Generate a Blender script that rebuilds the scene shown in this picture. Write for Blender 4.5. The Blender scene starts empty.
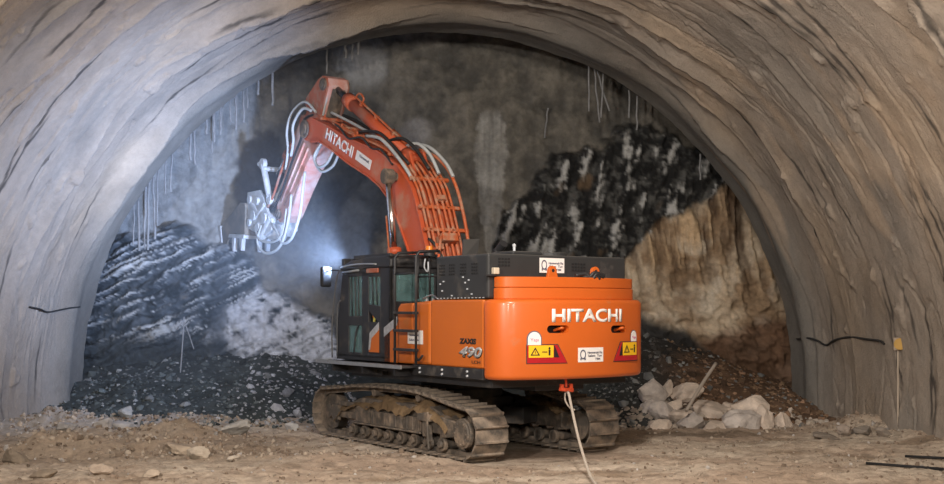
import bpy, bmesh, math, random
import numpy as np
from mathutils import Vector, Matrix, Euler
random.seed(7); RNG = np.random.default_rng(11)
SC = bpy.context.scene; COL = SC.collection; PI = math.pi
R = math.radians

# ------------------------------------------------------------------ camera
F, YH, HC = 1175.0, 310.0, 2.41
cd = bpy.data.cameras.new('camera'); cam = bpy.data.objects.new('camera', cd); COL.objects.link(cam)
cam.location = (0, 0, HC); cam.rotation_euler = (PI/2, 0, 0)
cd.sensor_width = 36; cd.lens = 36*F/944; cd.shift_y = (YH-242)/944; cd.clip_end = 200; cd.clip_start = .1
SC.camera = cam

# ------------------------------------------------------------------ noise (numpy)
_P = RNG.permutation(256); _P = np.concatenate([_P, _P, _P])
_G = RNG.normal(size=(256, 3)); _G /= np.linalg.norm(_G, axis=1)[:, None]
def perlin(x, y, z=0.):
    x, y, z = np.broadcast_arrays(np.asarray(x, float), np.asarray(y, float), np.asarray(z, float))
    xi, yi, zi = np.floor(x).astype(int), np.floor(y).astype(int), np.floor(z).astype(int)
    xf, yf, zf = x-xi, y-yi, z-zi
    u, v, w = [t*t*t*(t*(t*6-15)+10) for t in (xf, yf, zf)]
    def g(a, b, c):
        h = _P[_P[_P[(xi+a) & 255]+((yi+b) & 255)]+((zi+c) & 255)]
        q = _G[h]
        return q[..., 0]*(xf-a)+q[..., 1]*(yf-b)+q[..., 2]*(zf-c)
    L = lambda a, b, t: a+t*(b-a)
    return 1.6*L(L(L(g(0,0,0), g(1,0,0), u), L(g(0,1,0), g(1,1,0), u), v), L(L(g(0,0,1), g(1,0,1), u), L(g(0,1,1), g(1,1,1), u), v), w)
def fbm(x, y, z=0., o=4, k=2.0, g=.5):
    s, a, f = 0., 1., 1.
    for i in range(o):
        s = s+a*perlin(np.asarray(x)*f+i*7.3, np.asarray(y)*f+i*3.1, np.asarray(z)*f+i*5.7); a *= g; f *= k
    return s
def ridged(x, y, z=0., o=4):
    s, a, f = 0., 1., 1.
    for i in range(o):
        s = s+a*(1-2*np.abs(perlin(np.asarray(x)*f+i*9.3, np.asarray(y)*f+i*4.1, np.asarray(z)*f))); a *= .5; f *= 2.1
    return s*.5
def ss(a, b, x):
    t = np.clip((x-a)/(b-a), 0, 1); return t*t*(3-2*t)
def mix(a, b, m): return a*(1-m)+b*m

# ------------------------------------------------------------------ materials
def newmat(name):
    m = bpy.data.materials.new(name); m.use_nodes = True
    nt = m.node_tree; return m, nt, nt.nodes['Principled BSDF']
def mat(name, col, rough=.6, metal=0., var=.15, scale=3., dirt=None, dirt_amt=0., dirt_scale=2., bump=0., bscale=20., coat=0., spec=.5, up=0.):
    m, nt, b = newmat(name); N = nt.nodes; K = nt.links
    tc = N.new('ShaderNodeTexCoord')
    n1 = N.new('ShaderNodeTexNoise'); n1.inputs['Scale'].default_value = scale; n1.inputs['Detail'].default_value = 6
    K.new(tc.outputs['Object'], n1.inputs['Vector'])
    r = N.new('ShaderNodeMix'); r.data_type = 'RGBA'
    c = Vector(col)
    r.inputs[6].default_value = (*[x*(1-var) for x in c], 1); r.inputs[7].default_value = (*[min(1, x*(1+var)) for x in c], 1)
    K.new(n1.outputs['Fac'], r.inputs[0]); out = r.outputs[2]
    if dirt:
        n2 = N.new('ShaderNodeTexNoise'); n2.inputs['Scale'].default_value = dirt_scale; n2.inputs['Detail'].default_value = 8; n2.inputs['Roughness'].default_value = .65
        K.new(tc.outputs['Object'], n2.inputs['Vector'])
        mr = N.new('ShaderNodeMapRange'); mr.inputs[1].default_value = .62-dirt_amt*.4; mr.inputs[2].default_value = .78-dirt_amt*.3; mr.inputs[4].default_value = .85
        K.new(n2.outputs['Fac'], mr.inputs[0]); fac = mr.outputs[0]
        if up > 0:   # dust that has settled on faces that look up
            ge = N.new('ShaderNodeNewGeometry'); sx = N.new('ShaderNodeSeparateXYZ'); K.new(ge.outputs['Normal'], sx.inputs[0])
            mu = N.new('ShaderNodeMapRange'); mu.inputs[1].default_value = .45; mu.inputs[2].default_value = .95; mu.inputs[4].default_value = up
            K.new(sx.outputs['Z'], mu.inputs[0]); mx = N.new('ShaderNodeMath'); mx.operation = 'MAXIMUM'
            K.new(fac, mx.inputs[0]); K.new(mu.outputs[0], mx.inputs[1]); fac = mx.outputs[0]
        q = N.new('ShaderNodeMix'); q.data_type = 'RGBA'; q.inputs[7].default_value = (*dirt, 1)
        K.new(fac, q.inputs[0]); K.new(out, q.inputs[6]); out = q.outputs[2]
        rr = N.new('ShaderNodeMapRange'); rr.inputs[3].default_value = rough; rr.inputs[4].default_value = .9
        K.new(fac, rr.inputs[0]); K.new(rr.outputs[0], b.inputs['Roughness'])
    else: b.inputs['Roughness'].default_value = rough
    K.new(out, b.inputs['Base Color'])
    b.inputs['Metallic'].default_value = metal; b.inputs['Coat Weight'].default_value = coat; b.inputs['Coat Roughness'].default_value = .12
    b.inputs['Specular IOR Level'].default_value = spec
    if bump:
        n3 = N.new('ShaderNodeTexNoise'); n3.inputs['Scale'].default_value = bscale; n3.inputs['Detail'].default_value = 6
        K.new(tc.outputs['Object'], n3.inputs['Vector'])
        bp = N.new('ShaderNodeBump'); bp.inputs['Strength'].default_value = 1; bp.inputs['Distance'].default_value = bump
        K.new(n3.outputs['Fac'], bp.inputs['Height']); K.new(bp.outputs[0], b.inputs['Normal'])
    return m
def attr_mat(name, rough=.9, var=.2, scale=6., bump=.02, bscale=14., spec=.3, stretch=None):
    """mineral colour from the mesh's own colour attribute, broken up by noise"""
    m, nt, b = newmat(name); N = nt.nodes; K = nt.links
    tc = N.new('ShaderNodeTexCoord'); at = N.new('ShaderNodeVertexColor'); at.layer_name = 'Col'
    n1 = N.new('ShaderNodeTexNoise'); n1.inputs['Scale'].default_value = scale; n1.inputs['Detail'].default_value = 8; n1.inputs['Roughness'].default_value = .7
    K.new(tc.outputs['Object'], n1.inputs['Vector'])
    mr = N.new('ShaderNodeMapRange'); mr.inputs[1].default_value = .25; mr.inputs[2].default_value = .75; mr.inputs[3].default_value = 1-var; mr.inputs[4].default_value = 1+var
    K.new(n1.outputs['Fac'], mr.inputs[0])
    vm = N.new('ShaderNodeVectorMath'); vm.operation = 'SCALE'; K.new(at.outputs['Color'], vm.inputs[0]); K.new(mr.outputs[0], vm.inputs['Scale'])
    K.new(vm.outputs[0], b.inputs['Base Color']); b.inputs['Roughness'].default_value = rough; b.inputs['Specular IOR Level'].default_value = spec
    n3 = N.new('ShaderNodeTexNoise'); n3.inputs['Scale'].default_value = bscale; n3.inputs['Detail'].default_value = 8; n3.inputs['Roughness'].default_value = .7
    K.new(tc.outputs['Object'], n3.inputs['Vector'])
    bp = N.new('ShaderNodeBump'); bp.inputs['Distance'].default_value = bump; bp.inputs['Strength'].default_value = 1
    K.new(n3.outputs['Fac'], bp.inputs['Height']); K.new(bp.outputs[0], b.inputs['Normal'])
    return m
def glow(name, col, s):
    m, nt, b = newmat(name); b.inputs['Base Color'].default_value = (*col, 1)
    b.inputs['Emission Color'].default_value = (*col, 1); b.inputs['Emission Strength'].default_value = s; return m

DUST = (.34, .27, .20)
M = {
 'orange': mat('orange paint', (.58, .115, .014), .36, var=.10, scale=1.5, dirt=(.40, .17, .07), dirt_amt=.0, dirt_scale=1.4, coat=.25),
 'orange_side': mat('orange side paint', (.52, .125, .014), .45, var=.12, scale=1.5, dirt=(.42, .2, .08), dirt_amt=.02, dirt_scale=1.2),
 'boom': mat('boom paint', (.50, .09, .032), .5, var=.2, scale=1.4, dirt=(.44, .24, .17), dirt_amt=.3, dirt_scale=1.6),
 'pipe': mat('pipe paint', (.46, .10, .03), .5, var=.35, scale=4, dirt=(.38, .26, .18), dirt_amt=.42, dirt_scale=5),
 'arm': mat('dusty lamp-washed arm paint', (.56, .22, .17), .6, var=.2, scale=1.4, dirt=(.62, .5, .47), dirt_amt=.62, dirt_scale=2.2),  # pale pink wash of the lamp light painted in along with the dust
 'armdark': mat('worn arm paint', (.36, .10, .05), .6, var=.3, scale=2, dirt=(.30, .24, .2), dirt_amt=.4, dirt_scale=4),
 'black': mat('black metal', (.022, .022, .024), .5, var=.3, scale=4, dirt=(.12, .105, .09), dirt_amt=.15, dirt_scale=3),
 'hood': mat('charcoal hood paint', (.028, .029, .030), .5, var=.2, scale=2, dirt=(.11, .10, .09), dirt_amt=.15, dirt_scale=2.5, up=.8),
 'dark': mat('shadow black', (.008, .008, .009), .8),
 'rubber': mat('rubber', (.02, .02, .02), .55, var=.2),
 'steel': mat('bare steel', (.42, .44, .46), .4, .7, var=.25, scale=8, dirt=(.3, .28, .25), dirt_amt=.2, dirt_scale=8),
 'chrome': mat('chrome rod', (.72, .72, .72), .18, 1., var=.05),
 'silver': mat('dusty silver steel', (.52, .55, .58), .55, .15, var=.3, scale=6, dirt=(.66, .67, .68), dirt_amt=.35, dirt_scale=5, bump=.01),
 'hosegrey': mat('pale hose', (.40, .42, .42), .55, var=.25, scale=4),
 'mud': mat('packed mud', (.17, .115, .065), .95, var=.4, scale=5, bump=.05, bscale=9, spec=.1),
 'track': mat('muddy track steel', (.085, .075, .065), .7, .2, var=.35, scale=4, dirt=(.36, .285, .215), dirt_amt=.56, dirt_scale=3, bump=.012, bscale=12),
 'frame': mat('muddy track frame', (.10, .085, .07), .75, .1, var=.4, scale=4, dirt=(.29, .22, .16), dirt_amt=.42, dirt_scale=5, bump=.02, bscale=10),
 'under': mat('undercarriage paint', (.03, .03, .03), .7, var=.3, dirt=(.13, .1, .075), dirt_amt=.3, dirt_scale=2),
 'white': mat('white sticker', (.80, .77, .74), .45, var=.05),
 'ink': mat('grey ink', (.10, .10, .14), .6),
 'inkblack': mat('black ink', (.015, .013, .012), .5),
 'silverink': mat('silver lettering', (.5, .5, .5), .35, .4, var=.5, scale=14),
 'yellow': mat('yellow warning film', (.85, .50, .015), .4, var=.05),
 'red': mat('red reflector', (.42, .012, .018), .25, var=.2, coat=.4),
 'pinkink': mat('pink ink', (.5, .12, .25), .5),
 'tan': mat('dusty lamp', (.55, .47, .36), .5),
 'amber': mat('amber beacon', (.75, .22, .02), .2, coat=.5),
 'rope': mat('dusty cable', (.42, .37, .31), .8, var=.3, scale=20),
 'cloth': mat('orange cloth', (.75, .22, .03), .8),
 'clothy': mat('yellow band', (.7, .65, .15), .8),
 'seat': mat('seat fabric', (.03, .03, .035), .9),
}
def glassmat():
    m, nt, b = newmat('cab glass')
    b.inputs['Base Color'].default_value = (.30, .50, .50, 1); b.inputs['Roughness'].default_value = .04
    b.inputs['Transmission Weight'].default_value = .75; b.inputs['IOR'].default_value = 1.35; b.inputs['Specular IOR Level'].default_value = .8
    return m
M['glass'] = glassmat()
M['glass_tint'] = M['glass']
M['lamp'] = glow('lamp lens', (.75, .85, 1.), 12)
M['flood'] = glow('flood lens', (1., .9, .75), 20)

# ------------------------------------------------------------------ mesh building
def np_mesh(name, V, Fc, m, col=None, smooth=True, parent=None):
    me = bpy.data.meshes.new(name); V = np.asarray(V, np.float32); Fc = np.asarray(Fc, np.int32); n, k = Fc.shape
    me.vertices.add(len(V)); me.vertices.foreach_set('co', V.ravel())
    me.loops.add(n*k); me.loops.foreach_set('vertex_index', Fc.ravel())
    me.polygons.add(n); me.polygons.foreach_set('loop_start', np.arange(0, n*k, k, dtype=np.int32))
    me.polygons.foreach_set('use_smooth', np.full(n, smooth)); me.update(calc_edges=True)
    if col is not None:
        ca = me.color_attributes.new('Col', 'FLOAT_COLOR', 'POINT')
        c4 = np.ones((len(V), 4), np.float32); c4[:, :3] = np.clip(col, 0, 1); ca.data.foreach_set('color', c4.ravel())
    me.materials.append(m); me.validate()
    o = bpy.data.objects.new(name, me); COL.objects.link(o); o.parent = parent; return o
def grid_faces(nu, nv):
    i = np.arange(nu-1)[:, None]*nv+np.arange(nv-1)[None]; i = i.ravel()
    return np.stack([i, i+1, i+nv+1, i+nv], 1)
class MB:
    def __init__(s): s.bm = bmesh.new()
    def box(s, c, d, rot=None):
        r = bmesh.ops.create_cube(s.bm, size=1); vs = r['verts']
        for v in vs: v.co = Vector((v.co.x*d[0], v.co.y*d[1], v.co.z*d[2]))
        mt = Matrix.Translation(c)
        if rot: mt = mt @ Euler(rot).to_matrix().to_4x4()
        bmesh.ops.transform(s.bm, matrix=mt, verts=vs); return s
    def b2(s, a, b): return s.box([(a[i]+b[i])/2 for i in range(3)], [abs(b[i]-a[i]) for i in range(3)])
    def prism(s, prof, x0, x1, taper=None):   # (y,z) outline, extruded along x
        A = [s.bm.verts.new((x0, y, z)) for y, z in prof]; B = [s.bm.verts.new((x1, y, z)) for y, z in prof]
        return s._shell(A, B)
    def prism_z(s, poly, z0, z1):
        A = [s.bm.verts.new((x, y, z0)) for x, y in poly]; B = [s.bm.verts.new((x, y, z1)) for x, y in poly]
        return s._shell(A, B)
    def _shell(s, A, B):
        n = len(A); fs = [s.bm.faces.new(A), s.bm.faces.new(B[::-1])]
        for i in range(n): fs.append(s.bm.faces.new((A[i], B[i], B[(i+1) % n], A[(i+1) % n])))
        bmesh.ops.recalc_face_normals(s.bm, faces=fs); return s
    def cyl(s, p0, p1, r, r2=None, seg=20):
        p0, p1 = Vector(p0), Vector(p1); d = p1-p0
        q = bmesh.ops.create_cone(s.bm, segments=seg, radius1=r, radius2=r if r2 is None else r2, depth=d.length, cap_ends=True)
        mt = Matrix.Translation((p0+p1)/2) @ d.to_track_quat('Z', 'Y').to_matrix().to_4x4()
        bmesh.ops.transform(s.bm, matrix=mt, verts=q['verts'])
        for f in s.bm.faces:
            pass
        return s
    def tube(s, pts, r, seg=8, smooth=True):
        P = [Vector(p) for p in pts]
        if smooth and len(P) > 2:
            Q = []
            for i in range(len(P)-1):
                a, b, c, d = P[max(i-1, 0)], P[i], P[i+1], P[min(i+2, len(P)-1)]
                for k in range(5):
                    t = k/5; Q.append(.5*((2*b)+(c-a)*t+(2*a-5*b+4*c-d)*t*t+(3*b-a-3*c+d)*t**3))
            Q.append(P[-1]); P = Q
        rings = []; up = None
        for i, p in enumerate(P):
            t = (P[min(i+1, len(P)-1)]-P[max(i-1, 0)]).normalized()
            if up is None: up = t.orthogonal().normalized()
            up = (up-t*up.dot(t)).normalized(); w = t.cross(up)
            rings.append([s.bm.verts.new(p+(up*math.cos(2*PI*k/seg)+w*math.sin(2*PI*k/seg))*r) for k in range(seg)])
        for a, b in zip(rings, rings[1:]):
            for k in range(seg): f = s.bm.faces.new((a[k], a[(k+1) % seg], b[(k+1) % seg], b[k])); f.smooth = True
        s.bm.faces.new(rings[0][::-1]); s.bm.faces.new(rings[-1]); return s
    def ball(s, c, r, sub=2, sc=(1, 1, 1)):
        q = bmesh.ops.create_icosphere(s.bm, subdivisions=sub, radius=r)
        for v in q['verts']: v.co = Vector((v.co.x*sc[0], v.co.y*sc[1], v.co.z*sc[2]))+Vector(c)
        return s
    def build(s, name, m, parent=None, bevel=0., label=None, smooth=False):
        me = bpy.data.meshes.new(name)
        for f in s.bm.faces:
            if len(f.verts) == 4 and smooth: f.smooth = True
        s.bm.to_mesh(me); s.bm.free()
        me.materials.append(m if not isinstance(m, str) else M[m])
        o = bpy.data.objects.new(name, me); COL.objects.link(o); o.parent = parent
        if bevel:
            b = o.modifiers.new('bevel', 'BEVEL'); b.width = bevel; b.segments = 2; b.limit_method = 'ANGLE'; b.angle_limit = R(40)
        if label: o['label'] = label
        return o
def cylsmooth(o):
    for p in o.data.polygons:
        if len(p.vertices) == 4: p.use_smooth = True
    return o
def tag(o, label, cat, group=None, kind=None):
    o['label'] = label; o['category'] = cat
    if group: o['group'] = group
    if kind: o['kind'] = kind
    return o
def struct(o): o['kind'] = 'structure'; return o

# ------------------------------------------------------------------ the tunnel
CX, CZ, RT, YE = -.80, .62, 8.23, 27.3
def ledge_list():
    g = random.Random(21); L = [(26.45, .16, 1.2), (25.55, .26, 1.0)]; y = 24.9
    while y > -8:
        L.append((y, g.choice((.07, .12, .18, .28, .34))*(1.15 if y < 22 else 1.), g.uniform(.7, 1.2))); y -= g.uniform(.42, .95) if y > 13 else 1.6
    return L
LEDGES = ledge_list()
def lining_radius(ph, Y):
    ax = 8.5*ph
    r = RT+.075*np.clip(YE-Y, 0, 12)+.05*fbm(ax*.35, Y*.5, 1., 3)
    # every pass of spray ends in a ragged lip
    low = .3+.7*ss(R(12), R(48), np.minimum(ph, PI-ph)); low = np.maximum(low, ss(20, 17, Y)*.8)
    dr = .22*fbm(ax*.16, 0., 77., 2)
    for k, (yk, h, w) in enumerate(LEDGES):
        yk2 = yk+dr+.22*perlin(ax*.20, k*5.1, .5)+.07*fbm(ax*.9, k*3.3, 2., 3)
        hh = h*np.clip(.45+1.5*perlin(ax*.28+k*3., k*1.7, 4.), .0, 1.8)
        t = (Y-(yk2-w))/w
        r = r-low*hh*np.clip(t, 0, 1)**2.6*(1-ss(0, .035, Y-yk2))
    r = r-.20*np.exp(-((Y-25.9)/.42)**2)*(1+.4*perlin(ax*.3, 1., 70.))
    near = ss(26.3, 23.5, Y)
    r = r+near*(.022*fbm(ax*1.3, Y*1.6, 3., 4))+.006*fbm(ax*5, Y*5, 3., 3)
    # thin wandering seams
    for q in range(3):
        s_ = np.abs(perlin(ax*.22+q*9, Y*1.5, 50.+q)); r = r+near*.045*ss(.035, .0, s_)*ss(-.1, .25, perlin(ax*.5, Y*.6, 60.+q))
    # splashes where the spray ran
    l = fbm(ax*1.2+30, Y*1.6, 8., 4); r = r-near*.06*ss(.55, .85, l)
    return r
def lining():
    ys = np.concatenate([np.arange(-14, 8, .5), np.arange(8, 13.5, .12), np.arange(13.5, 26.95, .034), np.arange(26.95, YE, .03), [YE]])
    ph = np.linspace(R(-13), R(193), 860)
    P, Y = np.meshgrid(ph, ys, indexing='ij')
    r = lining_radius(P, Y)
    cx = CX+.03*np.clip(YE-Y, 0, 12)
    X = cx+r*np.cos(P); Z = CZ+r*np.sin(P); ax = 8.5*P
    # the last edge: ragged in Y and rolled outwards
    edge = .14*fbm(ax[:, -1]*.5, 0., 9., 4)+.05*fbm(ax[:, -1]*3, 2., 9., 3)
    Yw = Y+edge[:, None]*ss(25.2, YE, Y)
    rolls = []
    for dr, dy in ((.03, .05), (.10, .08), (.22, .09), (.5, .06), (.9, .0)):
        rr = r[:, -1]+dr; rolls.append(np.stack([cx[:, -1]+rr*np.cos(ph), YE+edge+dy, CZ+rr*np.sin(ph)], 1))
    V = np.stack([X, Yw, Z], 2); V = np.concatenate([V, np.stack(rolls, 1)], 1)
    ny = V.shape[1]
    Pc = np.repeat(ph[:, None], ny, 1); axc = 8.5*Pc; Yc = V[..., 1]
    n = fbm(axc*.25, Yc*.4, 12., 4); n2 = fbm(axc*1.2, Yc*2.2, 15., 3)
    base = np.array([.325, .275, .225]); warm = np.array([.375, .30, .225]); grey = np.array([.255, .23, .20])
    c = mix(base, warm, ss(.0, .7, n)[..., None]); c = mix(c, grey, ss(.0, .7, -n)[..., None]*.8)
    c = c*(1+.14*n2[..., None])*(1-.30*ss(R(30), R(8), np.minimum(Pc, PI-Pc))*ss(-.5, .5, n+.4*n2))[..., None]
    near = ss(26.6, 24.5, Yc)   # open cracks between the passes, their dark depth painted in
    for q in range(4):
        v_ = Yc+.5*perlin(axc*.16, q*3., 80.+q)+.12*fbm(axc*.8, Yc*.3, 84.+q, 3); f_ = np.abs((v_*(.5+.13*q)+q*.37) % 1-.5)/(.5+.13*q)
        k_ = ss(.055, .015, f_+.03*fbm(axc*3, Yc*3, 88., 2))*ss(.12, .35, perlin(axc*.33+q*5, v_*.6, 90.+q))*near
        c = mix(c, np.array([.045, .04, .036]), (k_*.85)[..., None])
    sm = ss(25.0, 26.0, Yc)[..., None]; c = mix(c, np.array([.165, .16, .145])*(1+.2*n2[..., None]), sm*.8)  # band of shade before the last edge, painted as a darker grey
    # pale shotcrete runs on the right-hand haunch
    runm = ss(.55, .9, fbm(axc*.35+9, Yc*1.3, 21., 2)+.35)*ss(R(10), R(25), Pc)*ss(R(62), R(50), Pc)
    c = mix(c, np.array([.5, .38, .27]), (runm*.5)[..., None])
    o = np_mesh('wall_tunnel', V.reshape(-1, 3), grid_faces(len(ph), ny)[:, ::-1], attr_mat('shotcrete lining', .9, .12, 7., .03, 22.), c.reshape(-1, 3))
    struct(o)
lining()

FY = 29.3            # working face
K = 29.0/F
def face():
    xs = np.arange(-11.2, 10.2, .042); zs = np.arange(-.4, 10.4, .042)
    X, Z = np.meshgrid(xs, zs, indexing='ij')
    # face charted in units of 1/40 m: fx to the right, fy downwards
    fx = X/K+472; fy = YH-(Z-HC)/K
    w1 = fbm(X*.9, Z*.9, 3., 5); w2 = fbm(X*3, Z*3, 7., 4); w3 = fbm(X*9, Z*9, 9., 3)
    # --- left rock
    tl = np.interp(fx, [60, 95, 120, 150, 175, 200, 225, 250, 270, 300, 330, 345, 365], [225, 236, 240, 231, 226, 238, 243, 262, 288, 304, 316, 350, 460])
    ml = ss(-5, 5, fy-tl-9*w1-4*w2)*(fx < 400)
    # --- right rock
    tr = np.interp(fx, [470, 492, 505, 530, 545, 575, 605, 640, 668, 700, 722, 745, 790, 830], [420, 250, 208, 192, 165, 150, 143, 125, 130, 150, 168, 182, 230, 300])
    mr = ss(-5, 5, fy-tr-9*w1-7*w2)*(fx > 440)
    shot = 1-np.clip(ml+mr, 0, 1)
    # strata on the left climb to the right
    cb = fy+.42*(fx-90)+4*w1+1.2*w2; al = fx-.36*fy
    st = .6*perlin(al*.010, cb*.09, 2.)+.9*perlin(al*.013, cb*.26, 4.)+.6*perlin(al*.02, cb*.6, 5.)
    steps = np.floor(cb/17+.6*perlin(al*.03, cb*.02, 1.)); stf = cb/17+.6*perlin(al*.03, cb*.02, 1.)-steps
    # crushed pale rock on the left's lower right
    crush = ss(-12, 12, -np.hypot((fx-288)/64, (fy-345)/50)*50+50+14*w1)*ml
    # right: dark upper part, brown lower part
    yb = np.interp(fx, [500, 600, 622, 640, 660, 690, 720, 740, 800], [500, 500, 262, 240, 222, 206, 190, 172, 150])
    br = ss(-6, 6, fy-yb-8*w1-6*w2)*mr
    sl = fx+.25*fy
    streak = perlin(sl*.075, fy*.022, 5.)+.6*perlin(sl*.2, fy*.05, 6.)
    rib = perlin((fx-.12*fy)*.085+.5*w1*.3, fy*.011, 8.)+.45*perlin((fx-.12*fy)*.24, fy*.025, 9.)
    ribm = ss(330, 225, fy)
    drub = ss(-8, 8, fy-np.interp(fx, [560, 640, 680, 720, 760, 800], [310, 318, 330, 372, 396, 420])-6*w1)*mr
    redb = ss(-8, 8, fy-np.interp(fx, [640, 690, 720, 800], [360, 345, 328, 322])-10*w1)*(1-drub)*br
    # --- relief (towards the camera is -Y)
    rg = ridged(X*1.1, Z*1.1, 2., 5); rg2 = ridged(X*3.2, Z*3.2, 4., 4)
    Y = FY-.0*X
    bowl = .5*np.exp(-(((fx-300)/120)**2+((fy-180)/90)**2))
    Y = Y+bowl+shot*(-.12*w1-.05*w2-.012*w3-.06*ss(.0,.5,ridged(X*.8, Z*.8, 61., 3)))
    Y = Y-ml*(.30+.22*(stf**1.5)*(1-crush)+.16*st+.05*rg2+crush*(.15*rg+.10*rg2)+.28*ss(260, 380, fy))
    Y = Y-mr*(.28+.14*rg+.10*rg2*(1-br*ribm)+(1-br)*(.16*streak+.09*ridged(X*5+Z*1.5, Z*2.5, 71., 3))+br*ribm*.42*rib+br*.24*rg*(1-ribm)+br*.10*rg2+.30*ss(240, 380, fy)+.03*w3)
    # --- colour of the face, lamp light and haze painted in on the left
    A = lambda *c: np.array(c)
    sc = mix(A(.085, .08, .07), A(.165, .15, .125), ss(-.6, .7, w1+.3*w2)[..., None])
    sc = sc*(1+.18*w2[..., None])
    left = ss(300, 210, fx+.25*(fy-150))[..., None]
    sc = mix(sc, A(.30, .305, .30)*(1+.12*w2[..., None]), left*.9)  # left side paler, the cab lamp's light partly painted into the colour
    def blob(cx, cy, rx, ry, e=.35): return ss(1+e, 1-e, np.hypot((fx-cx)/rx, (fy-cy)/ry)+.35*w1+.12*w2)[..., None]
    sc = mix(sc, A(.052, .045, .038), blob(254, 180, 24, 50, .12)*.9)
    sc = mix(sc, A(.30, .30, .29), blob(362, 64, 26, 20)*.8)
    sc = mix(sc, A(.26, .25, .24), blob(415, 132, 16, 14)*.8)
    sc = mix(sc, A(.045, .055, .070), blob(356, 205, 42, 48, .45)*.8)  # darker navy patch below the boom
    sc = mix(sc, A(.17, .185, .21), blob(335, 240, 26, 45, .5)*.7)  # bluish haze painted into the face colour
    pl = ss(1.15, .85, np.abs(fx-491-3*w1-2.5*w2-1.5*w3)/(np.interp(fy, [105, 118, 150, 175, 230, 260], [5, 12, 17, 13, 8, 5])))*ss(104, 118, fy)*(.75+.5*perlin(fx*.25, fy*.03, 3.))
    sc = mix(sc, A(.42, .415, .39), np.clip(pl, 0, 1)[..., None]*.62)
    vert = np.clip(perlin(fx*.12, fy*.012, 31.), 0, 1)[..., None]; sc = sc*(1-.25*vert)
    # left rock colours
    lr = mix(A(.020, .028, .034), A(.085, .10, .115), ss(-.6, .6, w2+.6*w3)[..., None])
    lr = mix(lr, A(.52, .53, .53), (ss(.15, .45, st+.2*w3)*.95*ss(-.5,.3,w1+.2))[..., None])
    lr = mix(lr, A(.25, .20, .15), (ss(.62, .9, perlin(al*.03, cb*.07, 14.)+.3*w2))[..., None]*.8)
    lr = mix(lr, A(.58, .59, .62)*(1+.25*w2[..., None]), (crush*ss(-.55, .25, w2+.5*rg2+.4*w3))[..., None]*.85)
    lr = mix(lr, A(.040, .048, .052)*(1+.4*w3[..., None]), ss(326, 350, fy+8*w1)[..., None]*(1-crush[..., None]))
    lr = mix(lr, A(.05, .062, .075), (ss(11, 4, np.abs(fx-222+4*w1))*ss(230, 250, fy))[..., None]*.75)
    # right rock colours
    dk = mix(A(.012, .012, .012), A(.085, .085, .08), ss(-.3, .8, w2+.6*w3)[..., None])
    dk = mix(dk, A(.50, .50, .48), (ss(.22, .75, streak+.5*w2+.25*w3)*ss(-.6, .3, w1+.2))[..., None]*.85)
    dk = mix(dk, A(.16, .105, .06), ss(.5, .9, fbm(X*1.4, Z*1.0, 22., 3))[..., None]*.6)
    bn = mix(A(.26, .18, .11), A(.50, .41, .30), ss(-.5, .6, w1+.4*w2)[..., None])
    bn = mix(bn, A(.56, .49, .39), (ss(.1, .7, fbm(X*1.1+5, Z*1.1, 41., 4))*ss(215, 260, fy))[..., None]*.8)
    bn = mix(bn, A(.06, .034, .02), (ss(.0, .35, -rib)*ribm)[..., None]*.85)
    bn = mix(bn, A(.56, .40, .24), (ss(.1, .5, rib)*ribm)[..., None]*.8)
    bn = mix(bn, A(.12, .065, .038)*(1+.4*w2[..., None]), redb[..., None]*.9)
    bn = mix(bn, A(.03, .029, .028)*(1+.5*w2[..., None]), drub[..., None]*.95)
    rr = mix(dk, bn, br[..., None]); rr = mix(rr, A(.03, .029, .028)*(1+.5*w2[..., None]), drub[..., None]*.95)
    bn = bn*(1+.45*w2[..., None]+.25*w3[..., None]); dk = dk*1.; c = sc*shot[..., None]+lr*ml[..., None]+rr*mr[..., None]
    V = np.stack([X, Y, Z], 2).reshape(-1, 3)
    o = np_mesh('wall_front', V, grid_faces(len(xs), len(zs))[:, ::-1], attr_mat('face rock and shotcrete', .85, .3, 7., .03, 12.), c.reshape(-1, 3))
    struct(o)
face()

# excavated sleeve between the last lining edge and the face
def sleeve():
    ph = np.linspace(R(-13), R(193), 420); ys = np.arange(27.1, 29.9, .09)
    P, Y = np.meshgrid(ph, ys, indexing='ij'); ax = 8.5*P
    r = RT+.62+.10*fbm(ax*.6, Y, 3., 4)+.03*fbm(ax*3, Y*3, 3., 3)
    V = np.stack([CX+r*np.cos(P), Y, CZ+r*np.sin(P)], 2)
    n = fbm(ax*.5, Y*.7, 33., 4)[..., None]
    c = mix(np.array([.10, .09, .08]), np.array([.18, .165, .145]), ss(-.5, .6, n))
    struct(np_mesh('ceiling_sleeve', V.reshape(-1, 3), grid_faces(len(ph), len(ys))[:, ::-1], attr_mat('sprayed ground', .9, .3, 6.), c.reshape(-1, 3)))
sleeve()

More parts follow.
